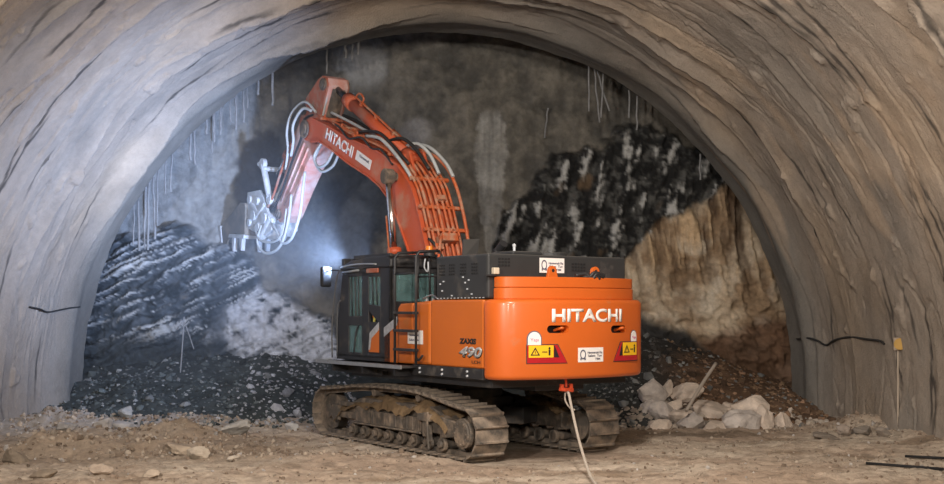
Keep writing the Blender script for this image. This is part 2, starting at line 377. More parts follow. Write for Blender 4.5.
# ------------------------------------------------------------------ the floor
YAW = R(34.6); EX, EY = -.229, 21.35
def tracks_local(X, Y):
    dx, dy = X-EX, Y-EY; c, s = math.cos(YAW), math.sin(YAW)
    return dx*c+dy*s, -dx*s+dy*c
MOUNDS = [(-5.3, 21.3, .34, .8, .4), (-5.3, 19.6, .20, 1.3, .5), (-6.9, 19.4, .34, .8, .45), (-7.2, 21.6, .14, 1.4, .7), (-8.2, 23.4, .35, .9, .7),
          (-6.2, 24.2, .22, 1.5, .5), (4.4, 22.4, .10, 1.6, .5), (7.6, 23.0, .28, .8, .6), (6.4, 20.2, .08, 1.8, .6), (-2.4, 18.6, .10, 1.8, .5), (8.6, 21.3, .18, .8, .8)]
def ground_h(X, Y):
    h = .05*fbm(X*.35, Y*.5, 1., 3)+.035*fbm(X*1.5, Y*2., 2., 4)
    h = h+.04*np.clip(ridged(X*2.2, Y*2.8, 3., 3), 0, 1)+ss(-2, -4, X)*.05*np.clip(ridged(X*3.6, Y*4, 33., 3), 0, 1.2)+.018*ridged(X*6, Y*7, 13., 2)
    for mx, my, mh, rx, ry in MOUNDS:
        h = h+mh*np.exp(-(((X-mx)/rx)**2+((Y-my)/ry)**2))*(1+.35*perlin(X*3, Y*3, 8.))
    lx, ly = tracks_local(X, Y)
    t = ss(2.0, 1.6, np.abs(lx))*ss(3.5, 2.8, np.abs(ly))
    h = h*(1-t)-.025*t
    h = h+.10*ss(.35, .02, np.abs(np.abs(lx)-1.75))*ss(3.4, 2.6, np.abs(ly))*(.5+.5*perlin(X*2.5, Y*2.5, 9.))
    h = h*ss(0, 4, Y+2)+ .30*ss(8.0, 9.6, np.abs(X-CX-.2))*(1+.4*perlin(X*2, Y*2, 5.))
    return h
def floor():
    xs = np.concatenate([np.arange(-11.5, -9.5, .3), np.arange(-9.5, 9.4, .042), np.arange(9.4, 11.6, .3)])
    ys = np.concatenate([np.arange(-14, 14.5, .5), np.arange(14.5, 26, .045), np.arange(26, 30.2, .15)])
    X, Y = np.meshgrid(xs, ys, indexing='ij'); Z = ground_h(X, Y)+.010*fbm(X*9, Y*9, 4., 3)
    n = fbm(X*.35, Y*.6, 20., 4); n2 = fbm(X*2.5, Y*4, 25., 4)
    A = lambda *c: np.array(c)
    c = mix(A(.37, .285, .215), A(.50, .425, .34), ss(-.6, .7, n)[..., None])
    c = mix(c, A(.20, .14, .09), (ss(.15, .7, fbm(X*.5+7, Y*.9, 28., 4))*.7)[..., None])
    c = mix(c, A(.16, .125, .095), (ss(.1, .5, n2)*.45)[..., None])
    g = ss(-3.0, -6.5, X)*ss(20.5, 23, Y); c = mix(c, A(.27, .25, .225)*(1+.2*n2[..., None]), (g*.7)[..., None])
    b = ss(-2.0, -4.0, X)*ss(17.4, 18.6, Y)*ss(22.0, 20.8, Y); c = mix(c, A(.235, .18, .13)*(1+.35*n2[..., None]), (b*.75)[..., None])
    # darker patch beside the right track
    d = ss(1.2, .5, np.hypot((X-4.4)/1.3, (Y-22.1)/.28)+.4*n2); c = mix(c, A(.12, .09, .065), d[..., None]*.8)
    struct(np_mesh('floor', np.stack([X, Y, Z], 2).reshape(-1, 3), grid_faces(len(xs), len(ys)), attr_mat('tunnel dirt', .95, .3, 9., .03, 15., spec=.15), c.reshape(-1, 3)))
floor()

# ------------------------------------------------------------------ rocks
def ico(sub):
    b = bmesh.new(); bmesh.ops.create_icosphere(b, subdivisions=sub, radius=1); b.verts.ensure_lookup_table()
    V = np.array([v.co[:] for v in b.verts]); Fc = np.array([[v.index for v in f.verts] for f in b.faces]); b.free(); return V, Fc
def rock_shape(sub, planes=11, rough=0., seed=0):
    g = np.random.default_rng(seed); V, Fc = ico(sub)
    n = g.normal(size=(planes, 3)); n /= np.linalg.norm(n, axis=1)[:, None]; d = g.uniform(.55, .95, planes)
    q = V@n.T; t = np.where(q > .05, d/np.maximum(q, .05), 9.).min(1); t = np.minimum(t, 1.15)
    W = V*t[:, None]
    if rough: W = W*(1+rough*fbm(W[:, 0]*2+seed, W[:, 1]*2, W[:, 2]*2, 3))[:, None]
    return W, Fc
def rot_rand(g):
    q = g.normal(size=4); q /= np.linalg.norm(q); w, x, y, z = q
    return np.array([[1-2*(y*y+z*z), 2*(x*y-z*w), 2*(x*z+y*w)], [2*(x*y+z*w), 1-2*(x*x+z*z), 2*(y*z-x*w)], [2*(x*z-y*w), 2*(y*z+x*w), 1-2*(x*x+y*y)]])
def scatter(name, pts, sizes, cols, m, shapes=10, seed=3):
    g = np.random.default_rng(seed); S = [rock_shape(1, 9, 0, seed*50+i) for i in range(shapes)]
    Vs, Fs, Cs, off = [], [], [], 0
    for p, s, c in zip(pts, sizes, cols):
        W, Fc = S[g.integers(shapes)]
        W = (W*(g.uniform(.6, 1.2, 3)*s))@rot_rand(g).T+p
        Vs.append(W); Fs.append(Fc+off); Cs.append(np.repeat(c[None], len(W), 0)); off += len(W)
    return np_mesh(name, np.concatenate(Vs), np.concatenate(Fs), m, np.concatenate(Cs), smooth=False)

# heaps of muck at the foot of the face
def heap_h(X, Y):
    foot = np.interp(X, [-10, -8.6, -7, -5, -3.6, -2.5, 0, 2.5, 3.2, 4.5, 6, 7.6, 9], [24.2, 24.3, 24.4, 24.7, 25.3, 26.0, 26.0, 24.6, 23.9, 23.6, 23.7, 24.4, 25.0])
    top = np.interp(X, [-10, -8.6, -7, -5, -3.6, -2.5, 0, 2.5, 3.5, 5, 6, 7, 8, 9], [.9, 1.0, 1.3, 1.3, 1.1, 1.0, .9, 1.5, 1.9, 1.6, 1.2, .8, .55, .4])
    t = np.clip((Y-foot)/(28.6-foot), -.1, 1.1)
    return top*np.clip(t, 0, 2)**.85+.10*fbm(X*1.1, Y*1.1, 5., 4)*ss(0, .2, t)-.25*ss(.0, -.1, t)
def heap_col(X, Y, jit):
    r = ss(2.0, 4.5, X)[..., None]; A = lambda *c: np.array(c)
    l = A(.040, .046, .045)+0*r; b = mix(A(.035, .033, .031), A(.13, .08, .05), ss(.35, -.1, (heap_h(X, Y)-1.15-.12*jit))[..., None]*ss(3.8, 5.2, X)[..., None])
    return mix(l, b, r)
rubble_mat = attr_mat('rubble', .9, .3, 5., .02, 18.)
def heap():
    xs = np.arange(-9.7, 8.6, .06); ys = np.arange(23.2, 29.2, .06)
    X, Y = np.meshgrid(xs, ys, indexing='ij'); Z = heap_h(X, Y)+.05*ridged(X*3, Y*3, 7., 3)+.035*ridged(X*8, Y*8, 17., 2)
    base = ground_h(X, Y); Z = np.where(Z < base, np.maximum(Z, base-.3), Z)
    w = fbm(X*2, Y*2, 30., 4); c = heap_col(X, Y, w)*(1+.35*w[..., None])
    o = np_mesh('muck_heap', np.stack([X, Y, Z], 2).reshape(-1, 3), grid_faces(len(xs), len(ys)), rubble_mat, c.reshape(-1, 3))
    tag(o, 'sloping heap of dark broken muck along the foot of the rock face', 'rubble', kind='stuff')
    g = np.random.default_rng(5); n = 20000
    x, y = g.uniform(-9.2, 8.0, n), g.uniform(23.4, 28.6, n); h, b = heap_h(x, y), ground_h(x, y)
    k = ~((x > -2.6) & (x < 1.8)) & ((h > b-.02) | (g.random(n) > .75)); x, y, h, b = x[k], y[k], h[k], b[k]; n = len(x)
    s = .020+.055*g.random(n)**2.2; s = np.where(g.random(n) < .02, s*2.2, s)
    col = heap_col(x, y, g.normal(size=n))*g.uniform(.4, 2.8, n)[:, None]
    def dab(m, c, lo, hi):
        m = m[:, None]; return np.where(m, np.array(c)*g.uniform(lo, hi, n)[:, None], col)
    col = dab(g.random(n) < .22, (.20, .205, .20), .6, 1.3); col = dab((x > 4.5) & (g.random(n) < .3), (.20, .13, .08), .6, 1.2); col = dab((x > 2.9) & (x < 7.4) & (y < 24.6) & (g.random(n) < .75), (.40, .34, .28), .5, 1.2); s = np.where((x > 2.9) & (x < 7.4) & (y < 24.6), s*1.5, s)
    col = dab((x > -5.2) & (x < -2.6) & (g.random(n) < .55), (.34, .34, .35), .5, 1.2)
    o = scatter('rubble', np.stack([x, y, np.maximum(h, b)+s*.2], 1), s, col, rubble_mat, seed=5)
    tag(o, 'loose broken rock chunks lying all over the muck heap', 'rubble', kind='stuff')
heap()
def gravel():
    g = np.random.default_rng(9); P, S, C = [], [], []
    cl = [(-5.5, 21.5, 1.2, .4, 260), (-4.4, 19.3, 1.0, .35, 260), (-7, 19.2, .9, .35, 140), (-6.5, 24.0, 1.7, .35, 260), (-2.2, 18.9, 1.0, .3, 60), (7.8, 22.8, .7, .5, 200), (7.6, 18, 1.0, .6, 60), (-8.2, 23.2, .7, .5, 160), (3.8, 23.2, 1.2, .3, 120)]
    for cx, cy, sx, sy, n in cl:
        for _ in range(n*2): P.append((g.normal(cx, sx), g.normal(cy, sy)))
    P = np.concatenate([np.array(P), np.stack([g.uniform(-8.6, 8.8, 6000), g.uniform(15.5, 24.5, 6000)], 1)])
    lx, ly = tracks_local(P[:, 0], P[:, 1]); P = P[~((np.abs(lx) < 1.7) & (np.abs(ly) < 3.1))]; n = len(P)
    S = .007+.034*g.random(n)**4; S[:2*1520] = (.012+.05*g.random(2*1520)**2.5)[:len(S[:2*1520])]; z = ground_h(P[:, 0], P[:, 1])
    pal = np.array([[.34, .28, .22], [.20, .15, .11], [.40, .37, .34]]); C = pal[g.choice(3, n, p=[.52, .42, .06])]*g.uniform(.7, 1.2, n)[:, None]
    Q = np.stack([P[:, 0], P[:, 1], z+S*.2], 1)
    o = scatter('gravel', Q, S, C, rubble_mat, seed=8)
    tag(o, 'small gravel and pebbles strewn over the dirt floor', 'gravel', kind='stuff')
gravel()

def stone(name, label, pos, size, col, seed, group=None, flat=(1, 1, 1), cat='boulder', sink=.3):
    V, Fc = rock_shape(3, 12, .10, seed); V = V*np.array(flat)*size/2
    g = np.random.default_rng(seed); a = g.uniform(-.3, .3); ca, sa = math.cos(a), math.sin(a)
    V = V@np.array([[ca, 0, sa], [0, 1, 0], [-sa, 0, ca]]).T
    nz = fbm(V[:, 0]*4+seed, V[:, 1]*4, V[:, 2]*4, 3); V = V*(1+.05*nz)[:, None]
    zmin = V[:, 2].min()
    c = np.array(col)[None]*(1+.25*nz[:, None])
    o = np_mesh(name, V-np.array([0, 0, zmin]), Fc, rubble_mat, c, smooth=False)
    o.location = (pos[0], pos[1], pos[2]-sink*size*.3)
    return tag(o, label, cat, group)
def gz(x, y): return max(float(heap_h(np.array(x), np.array(y))), float(ground_h(np.array(x), np.array(y))))
PALE = (.56, .47, .39); GREYB = (.46, .41, .37)
# centre seen at (px, py), distance, width in metres, (x,y,z) proportions
BO = [
 (651, 390, 24.6, .62, (1, .9, .75), 'pale boulder topmost on the pile, nearest the orange counterweight'),
 (667, 389, 25.0, .34, (.8, .9, 1.1), 'small pale upright block between the two topmost boulders of the pile'),
 (688, 391, 24.9, .74, (1.1, .8, .62), 'wide flat-topped pale boulder at the top of the pile above the leaning pole'),
 (675, 404, 24.4, .40, (1.1, .8, .8), 'brownish block just under the widest flat-topped boulder'),
 (664, 412, 24.1, .52, (1, .9, .8), 'grey block low at the left end of the boulder pile'),
 (681, 415, 23.9, .50, (1, .9, .85), 'pale block behind the lower end of the leaning pole'),
 (713, 411, 24.3, .78, (1.15, .9, .68), 'big cracked beige boulder in the middle of the pile, second row up'),
 (661, 426, 23.5, .46, (1, .9, .7), 'small grey boulder at the bottom left of the pile'),
 (693, 425, 23.5, .64, (1.1, .9, .72), 'beige boulder in the bottom row to the right of the leaning pole'),
 (717, 427, 23.4, .62, (1.05, .9, .8), 'squarish beige boulder in the middle of the bottom row'),
 (729, 407, 24.6, .36, (.9, .9, .9), 'small boulder wedged in the notch between the two largest boulders'),
 (747, 410, 24.4, .66, (1.1, .8, .8), 'pale angular boulder with a pointed top, right of the notch'),
 (740, 426, 23.4, .68, (1.15, .9, .78), 'smooth pale boulder in the bottom row beneath the pointed one'),
 (763, 420, 23.6, .62, (.9, .9, 1.25), 'tall split boulder leaning at the right part of the pile'),
 (781, 424, 23.7, .44, (.9, .9, 1.1), 'grey boulder at the far right end of the pile'),
 (790, 411, 24.9, .20, (.8, .8, 1), 'small whitish stone perched at the foot of the lining, right of the pile'),
 (648, 408, 24.5, .5, (1, .9, .9), 'shaded grey block at the far left of the pile beside the right track'),
 (700, 437, 22.7, .26, (1.3, 1, .6), 'little flat stone lying in front of the bottom row'),
]
for i, (px, py, D, w, fl, lab) in enumerate(BO):
    x = (px-472)*D/F; z = HC-(py-YH)*D/F; zb = gz(x, D); h = w*fl[2]*.9
    o = stone('boulder', lab, (x, D, z-h/2), w*1.08, PALE if i % 4 else GREYB, 100+i, 'pale boulders piled right of the excavator', fl)
    low = z-h/2
    if low > zb+.02 and i not in (15,):      # packed on the heap and on its neighbours
        o.location.z = max(zb-.05, low-.10)
ST = [
 (15, 458, .42, (1.2, 1, .7), (.20, .16, .12), 'dark brown stone lying alone at the far left of the floor'),
 (100, 469, .26, (1.2, 1, .7), (.40, .32, .25), 'pale tan stone low left, in front of the left dirt mound'),
 (123, 424, .34, (1.4, 1, .7), (.33, .31, .29), 'grey flat stone on the dirt below the left end of the lining'),
 (104, 426, .30, (1.2, 1, .8), (.36, .33, .30), 'pale block left of the flat grey stone below the lining'),
 (65, 424, .34, (1.5, 1, .6), (.30, .28, .26), 'flat grey slab at the foot of the left lining'),
 (127, 414, .30, (1.1, 1, 1), (.28, .28, .27), 'rounded grey block resting at the toe of the dark rubble'),
 (236, 432, .44, (1.6, 1, .6), (.36, .34, .31), 'wide light grey rock at the toe of the dark rubble, mid left'),
 (200, 453, .30, (1.2, 1, .8), (.46, .39, .31), 'pale stone at the right end of the small dirt mound'),
 (185, 448, .5, (1.5, 1, .5), (.36, .29, .22), 'broad tan clod on top of the small dirt mound'),
 (175, 430, .30, (1.3, 1, .6), (.32, .29, .26), 'flat brown-grey stone behind the small dirt mound'),
 (233, 455, .18, (1.2, 1, .8), (.44, .38, .31), 'small pale pebble right of the dirt mound'),
 (45, 473, .26, (1.5, 1, .6), (.24, .19, .14), 'brown clod low left near the dark lone stone'),
 (150, 470, .22, (1.3, 1, .7), (.38, .31, .24), 'small tan stone in the gravel strip, lower left'),
 (292, 426, .22, (1.2, 1, .8), (.36, .35, .34), 'small grey rock just left of the front of the left track'),
 (828, 434, .34, (1.6, 1, .5), (.20, .17, .14), 'dark flat clod at the foot of the right lining'),
 (862, 431, .34, (1.3, 1, .7), (.22, .19, .16), 'dark angular stone beside the rubble at the right lining'),
 (884, 432, .28, (1.2, 1, .8), (.27, .23, .19), 'brown stone right of the dark angular one at the right lining'),
 (845, 431, .26, (1.1, 1, .9), (.36, .30, .25), 'tan stone between the clod and the dark stone at the right lining'),
]
for i, (px, py, w, fl, col, lab) in enumerate(ST):
    # ground point under it
    D = F*HC/(py+6-YH); x = (px-472)*D/F
    for _ in range(6): D = F*(HC-gz(x, D))/(py+5-YH); x = (px-472)*D/F
    stone('stone', lab, (x, D, gz(x, D)), w, col, 300+i, 'loose stones on the tunnel floor', fl, 'stone', .35)

# ------------------------------------------------------------------ the excavator  (x right, y forward, z up, seen from its own base)
EXC = bpy.data.objects.new('excavator', None); COL.objects.link(EXC); EXC.location = (EX, EY, 0); EXC.rotation_euler = (0, 0, YAW)
tag(EXC, 'large orange tracked excavator with raised boom, seen from behind on the tunnel floor', 'excavator')
def ew(x, y, z): c, s = math.cos(YAW), math.sin(YAW); return Vector((EX+x*c-y*s, EY+x*s+y*c, z))

def text_verts(body, bold=0., shear=0.):
    cu = bpy.data.curves.new('t', 'FONT'); cu.body = body; cu.size = 1; cu.extrude = .0; cu.offset = bold; cu.shear = shear; cu.resolution_u = 4
    ob = bpy.data.objects.new('t', cu); COL.objects.link(ob); dg = bpy.context.evaluated_depsgraph_get()
    me = bpy.data.meshes.new_from_object(ob.evaluated_get(dg)); bpy.data.objects.remove(ob)
    bm = bmesh.new(); bm.from_mesh(me)
    for _ in range(2): bmesh.ops.triangulate(bm, faces=bm.faces[:])
    bmesh.ops.subdivide_edges(bm, edges=[e for e in bm.edges if e.calc_length() > .35], cuts=2)
    xs = [v.co.x for v in bm.verts]; ys = [v.co.y for v in bm.verts]
    x0, x1, y0, y1 = min(xs), max(xs), min(ys), max(ys)
    for v in bm.verts: v.co.x = (v.co.x-x0)/(x1-x0); v.co.y = (v.co.y-y0)/(y1-y0)
    return bm
def decal(bm, fn, name, m, parent, label=None):
    for v in bm.verts: v.co = Vector(fn(v.co.x, v.co.y))
    me = bpy.data.meshes.new(name); bm.to_mesh(me); bm.free(); me.materials.append(M[m])
    o = bpy.data.objects.new(name, me); COL.objects.link(o); o.parent = parent
    s = o.modifiers.new('thickness', 'SOLIDIFY'); s.thickness = .004; s.offset = 0
    if label: o['label'] = label
    return o
def poly_bm(pts, n=0):
    bm = bmesh.new(); f = bm.faces.new([bm.verts.new((x, y, 0)) for x, y in pts])
    if n:
        for k in range(n):
            xs = [v.co.x for v in bm.verts]; x = min(xs)+(max(xs)-min(xs))*(k+1)/(n+1)
            bmesh.ops.bisect_plane(bm, geom=bm.verts[:]+bm.edges[:]+bm.faces[:], plane_co=(x, 0, 0), plane_no=(1, 0, 0))
    return bm
def ring_poly(cx, cy, rx, ry, n=20): return [(cx+rx*math.cos(2*PI*k/n), cy+ry*math.sin(2*PI*k/n)) for k in range(n)]

# --- undercarriage
def track_path():
    """outer line of the shoes, from below the sprocket forwards and round"""
    pts = []
    sc, sr = (-2.24, .44), .44; ic, ir = (2.50, .47), .47
    for y in np.linspace(sc[0], ic[0], 42): pts.append((y, 0.0))
    for a in np.linspace(-90, 80, 30)[1:]: pts.append((ic[0]+ir*math.cos(R(a)), ic[1]+ir*math.sin(R(a))))
    top = [(1.9, .99), (1.3, 1.05), (.5, 1.08), (-.3, 1.085), (-.9, 1.055), (-1.4, 1.0), (-1.85, .925)]
    pts += top
    for a in np.linspace(105, 270, 30): pts.append((sc[0]+sr*math.cos(R(a)), sc[1]+sr*math.sin(R(a))))
    P = np.array(pts); d = np.r_[0, np.cumsum(np.hypot(*np.diff(P, axis=0).T))]
    return P, d
PT, DT = track_path(); NSH = 50
def on_path(s):
    s = s % DT[-1]; return np.array([np.interp(s, DT, PT[:, 0]), np.interp(s, DT, PT[:, 1])])
pitch = DT[-1]/NSH
def shoe_mesh():
    # triple-bar shoe in its own frame: y along the track, z outward (0 at the bar tips)
    w = .62; hp = pitch*.49
    prof = [(-hp+.004, -.055), (-hp+.004, -.030), (-hp+.010, .006), (-hp+.036, .006), (-hp+.056, -.018), (hp-.060, -.024), (hp-.024, -.030), (hp-.018, -.055)]
    m = MB(); m.prism(prof, -w/2, w/2); return m
def make_track(sx):
    xc = sx*1.165
    m = MB()   # link belt under the shoes
    for s in (-1, 1):
        inner = []; outer = []
        for k in range(120):
            p = on_path(DT[-1]*k/120); q = on_path(DT[-1]*k/120+.02); t = q-p; t /= np.linalg.norm(t); n = np.array([t[1], -t[0]])
            outer.append(p-n*.05); inner.append(p-n*.13)
        A = [[m.bm.verts.new((xc+s*.11+dx, p[0], p[1])) for p in arr] for dx in (-.03, .03) for arr in (outer, inner)]
        for k in range(120):
            j = (k+1) % 120
            for a, b in ((0, 2), (3, 1), (1, 0), (2, 3)): m.bm.faces.new((A[a][k], A[a][j], A[b][j], A[b][k]))
    bmesh.ops.recalc_face_normals(m.bm, faces=m.bm.faces[:])
    belt = m.build('track_chain', 'track', EXC)
    sh = None
    for k in range(NSH):
        p = on_path(pitch*(k+.3)); q = on_path(pitch*(k+.3)+.03); p0 = on_path(pitch*(k+.3)-.03); t = q-p0; ang = math.atan2(t[1], t[0])
        if sh is None:
            if SHOE[0] is None: SHOE[0] = shoe_mesh().build('track_shoe', 'track', belt); o = SHOE[0]
            else: o = SHOE[0].copy(); COL.objects.link(o); o.parent = belt
            sh = o
        else: o = sh.copy(); COL.objects.link(o); o.parent = belt
        # z outward = clockwise side of travel
        o.location = (xc, p[0], p[1]); o.rotation_euler = (ang+PI+random.uniform(-.01, .01), 0, 0)
    # side frame
    m = MB()
    m.prism([(-1.75, .36), (1.75, .36), (1.85, .62), (1.2, .80), (-1.2, .80), (-1.75, .62)], xc-.20, xc+.20)
    fr = m.build('track_frame', 'frame', EXC, .02)
    o_ = xc+sx*.21
    m = MB()   # stepped rock guard plates on the outside of the frame
    m.b2((o_, -.95, .36), (o_+sx*.05, .75, .60)); m.b2((o_, -1.0, .33), (o_+sx*.10, 1.35, .36)); m.b2((o_, .78, .36), (o_+sx*.06, 1.3, .66))
    for k in range(9): m.b2((o_+sx*.04, -.9+k*.19, .37), (o_+sx*.065, -.88+k*.19, .59))
    m.build('guard_plate', 'frame', fr, .01)
    m = MB()
    m.b2((o_, 1.32, .40), (o_+sx*.05, 2.0, .52)); m.b2((o_, 1.4, .62), (o_+sx*.05, 1.95, .70)); m.b2((o_, 1.95, .34), (o_+sx*.07, 2.2, .62))
    m.build('idler_guard', 'frame', fr, .01)
    m = MB()
    m.b2((o_-sx*.02, -1.18, .30), (o_+sx*.10, -1.08, .70)); m.b2((o_, -1.3, .56), (o_+sx*.12, -.95, .68)); m.b2((o_, -1.24, .22), (o_+sx*.09, -1.18, .5))
    m.tube([(o_+sx*.10, -1.25, .72), (o_+sx*.12, -1.27, .45), (o_+sx*.11, -1.3, .10)], .022, 6)
    m.build('step_bracket', 'frame', fr, .008)
    for k in range(8):
        y = -1.55+k*.43; m = MB(); m.cyl((xc-.24, y, .20), (xc+.24, y, .20), .085); m.cyl((xc+sx*.24, y, .20), (xc+sx*.29, y, .20), .06); m.cyl((xc-.24, y, .20), (xc-.17, y, .20), .115); m.cyl((xc+.17, y, .20), (xc+.24, y, .20), .115)
        m.build('track_roller', 'frame', EXC, .008)
    for y in (-.75, .75):
        m = MB(); m.cyl((xc-.2, y, .92), (xc+.2, y, .92), .07); m.box((xc, y, .84), (.12, .12, .12)); m.build('carrier_roller', 'frame', EXC, .008)
    # sprocket with its hub, idler wheel
    m = MB(); n = 22; prof = []
    for k in range(n*2):
        rr = .335 if k % 2 == 0 else .285; a = 2*PI*k/(2*n); prof.append((-2.24+rr*math.cos(a), .44+rr*math.sin(a)))
    m.prism(prof, xc-.04, xc+.04); sp = m.build('sprocket', 'frame', EXC, .006)
    m = MB(); m.cyl((xc-.22, -2.24, .44), (xc+sx*.30, -2.24, .44), .245, seg=28); m.cyl((xc+sx*.28, -2.24, .44), (xc+sx*.325, -2.24, .44), .215, .20, seg=28)
    for k in range(12): m.cyl((xc+sx*.32, -2.24+.17*math.cos(k*PI/6), .44+.17*math.sin(k*PI/6)), (xc+sx*.34, -2.24+.17*math.cos(k*PI/6), .44+.17*math.sin(k*PI/6)), .018, seg=6)
    m.build('drive_hub', 'frame', sp, .01)
    m = MB(); m.prism([(-2.05, .36), (-1.5, .30), (-1.5, .66), (-2.0, .60)], xc-.18, xc+sx*.24); m.build('motor_bracket', 'frame', EXC, .02)
    m = MB(); m.cyl((xc-.09, 2.50, .47), (xc+.09, 2.50, .47), .34, seg=32); m.cyl((xc-.18, 2.50, .47), (xc+.18, 2.50, .47), .13); idl = m.build('idler', 'frame', EXC, .01)
    m = MB(); m.box((xc, 2.1, .47), (.42, .6, .14)); m.build('idler_yoke', 'frame', EXC, .01)
    # mud packed on the frame
    xs = np.linspace(-.30, .29, 16); ys = np.linspace(-1.75, 2.1, 80); X, Y = np.meshgrid(xs, ys, indexing='ij')
    lim = np.interp(Y, [-1.75, -1.5, -.9, -.2, .2, .9, 1.5, 2.1], [.62, .74, .86, .80, .86, .82, .78, .55])
    ex = (X*sx)
    Z = lim+.08*fbm(X*4, Y*3, sx*3., 3)-.9*np.clip(ex-.12, 0, 1)-.6*np.clip(np.abs(X)-.24, 0, 1)
    Z = np.minimum(Z, .90)
    o = np_mesh('packed_mud', np.stack([X+xc, Y, Z], 2).reshape(-1, 3), grid_faces(16, 80), M['mud'], parent=EXC); o['kind'] = 'stuff'
SHOE = [None]
make_track(-1); make_track(1)
m = MB(); m.box((0, 0, .66), (1.3, 1.5, .42)); m.cyl((0, 0, .85), (0, 0, 1.02), .78, seg=40)
for sx in (-1, 1):
    for y in (-.95, .95): m.box((sx*.72, y, .56), (.75, .42, .30), (0, 0, -sx*math.copysign(.45, y)))
m.build('carbody', 'under', EXC, .02)
m = MB(); m.cyl((0, 0, 1.02), (0, 0, 1.20), .70, seg=48); m.build('swing_bearing', 'under', EXC)

# --- upper frame
m = MB(); m.b2((-1.38, -2.95, 1.20), (1.38, 1.55, 1.34)); m.b2((-.5, -2.9, 1.12), (.5, 1.9, 1.5)); m.b2((-1.5, -2.9, 1.34), (1.5, 1.9, 1.47)); m.b2((-1.5, .2, 1.26), (-.5, 1.85, 1.36))
uf = m.build('revolving_frame', 'black', EXC, .01)
m = MB(); m.b2((-1.545, -2.93, 1.33), (-1.47, -.88, 1.50)); sk = m.build('side_skirt', 'black', EXC, .008)
m = MB()
for y in (-1.12, -1.80, -2.52):
    for z in (1.375, 1.445): MB().cyl((-1.545, y, z), (-1.565, y, z), .018, seg=8).build('bolt', 'silver', sk)
m = MB(); m.b2((-1.84, -1.02, 1.44), (-1.50, 2.05, 1.475)); cwk = m.build('catwalk', 'black', EXC, .005)
m = MB(); m.b2((-1.865, -1.02, 1.43), (-1.84, 2.05, 1.492)); m.b2((-1.84, 2.03, 1.43), (-1.52, 2.055, 1.492)); m.build('edge_trim', 'steel', cwk, label='bare steel edge trim')
m = MB()
for y in (-.7, .4, 1.5): MB().prism([(y-.03, 1.44), (y+.03, 1.44), (y+.03, 1.30), (y-.03, 1.30)], -1.80, -1.5).build('support_bracket', 'black', cwk)

# --- counterweight
RC = 3.67
def rear_plan(r, half, yfront, cr, dx=0.):
    """rear arc with rounded corners, closed along yfront"""
    P = [(-half, yfront)]
    yc = -math.sqrt(r*r-(half-cr*.6)**2)
    c0 = (-half+cr, yc+cr*.92)
    a0 = math.atan2(-1, -.42)
    for a in np.linspace(180, 180+90-22, 9): P.append((c0[0]+cr*math.cos(R(a)), c0[1]+cr*math.sin(R(a))))
    xe = P[-1][0]+.10
    for x in np.linspace(xe, -xe, 25): P.append((x, -math.sqrt(r*r-x*x)))
    Q = [(-x, y) for x, y in P[:10]][::-1]
    return P+Q
m = MB(); m.prism_z([(x if x < 0 else x*.95, y) for x, y in rear_plan(RC, 1.55, -2.93, .42)], 1.34, 2.575)
cwt = m.build('counterweight', 'orange', EXC)
bv = cwt.modifiers.new('bevel', 'BEVEL'); bv.width = .075; bv.segments = 4; bv.limit_method = 'ANGLE'; bv.angle_limit = R(55)
# tie-down slots cut into it
mc = MB()
def slot(mc, x0, x1, z0, z1):
    n = 8; a = []
    rz = (z1-z0)/2; 
    pts = [(x0+rz-rz*math.sin(PI*k/n), (z0+z1)/2+rz*math.cos(PI*k/n)) for k in range(n+1)]+[(x1-rz+rz*math.sin(PI*k/n), (z0+z1)/2-rz*math.cos(PI*k/n)) for k in range(n+1)]
    A = [mc.bm.verts.new((x, -4.2, z)) for x, z in pts]; B = [mc.bm.verts.new((x, -3.38, z)) for x, z in pts]; mc._shell(A, B)
SL = [(-.80, -.42, 2.055, 2.175), (.44, .82, 2.045, 2.165)]
for s in SL: slot(mc, *s)
cut = mc.build('cutter', 'orange', EXC)
bo = cwt.modifiers.new('slots', 'BOOLEAN'); bo.object = cut; bo.solver = 'EXACT'
bpy.context.view_layer.update(); dg = bpy.context.evaluated_depsgraph_get()
me = bpy.data.meshes.new_from_object(cwt.evaluated_get(dg)); cwt.modifiers.clear(); cwt.data = me; bpy.data.objects.remove(cut)
for p in me.polygons: p.use_smooth = True
me.set_sharp_from_angle(angle=R(32))
for s in SL:
    xm = (s[0]+s[1])/2+.09; m = MB(); m.tube([(xm-.05, -3.44, s[2]+.035), (xm-.02, -3.585, s[2]+.075), (xm+.03, -3.585, s[2]+.075), (xm+.08, -3.44, s[2]+.04)], .022, 8); m.build('tie_down_eye', 'orange', cwt)
    m = MB(); m.b2((s[0]+.02, -3.46, s[2]), (s[1]-.02, -3.40, s[3])); m.build('slot_back', 'dark', cwt)
cap_ = lambda r, h: [(x if x < 0 else x*.92, y) for x, y in rear_plan(r, h, -3.04, .25)]
m = MB(); m.prism_z(cap_(3.56, 1.42), 2.575, 2.75); m.prism_z(cap_(3.55, 1.41), 2.756, 2.92)
m.prism_z(cap_(3.53, 1.39), 2.74, 2.77)
o = m.build('counterweight_cap', 'orange', EXC, .012)
for p in o.data.polygons:
    if len(p.vertices) == 4 and abs(p.normal.z) < .1: p.use_smooth = True
o.data.set_sharp_from_angle(angle=R(32))
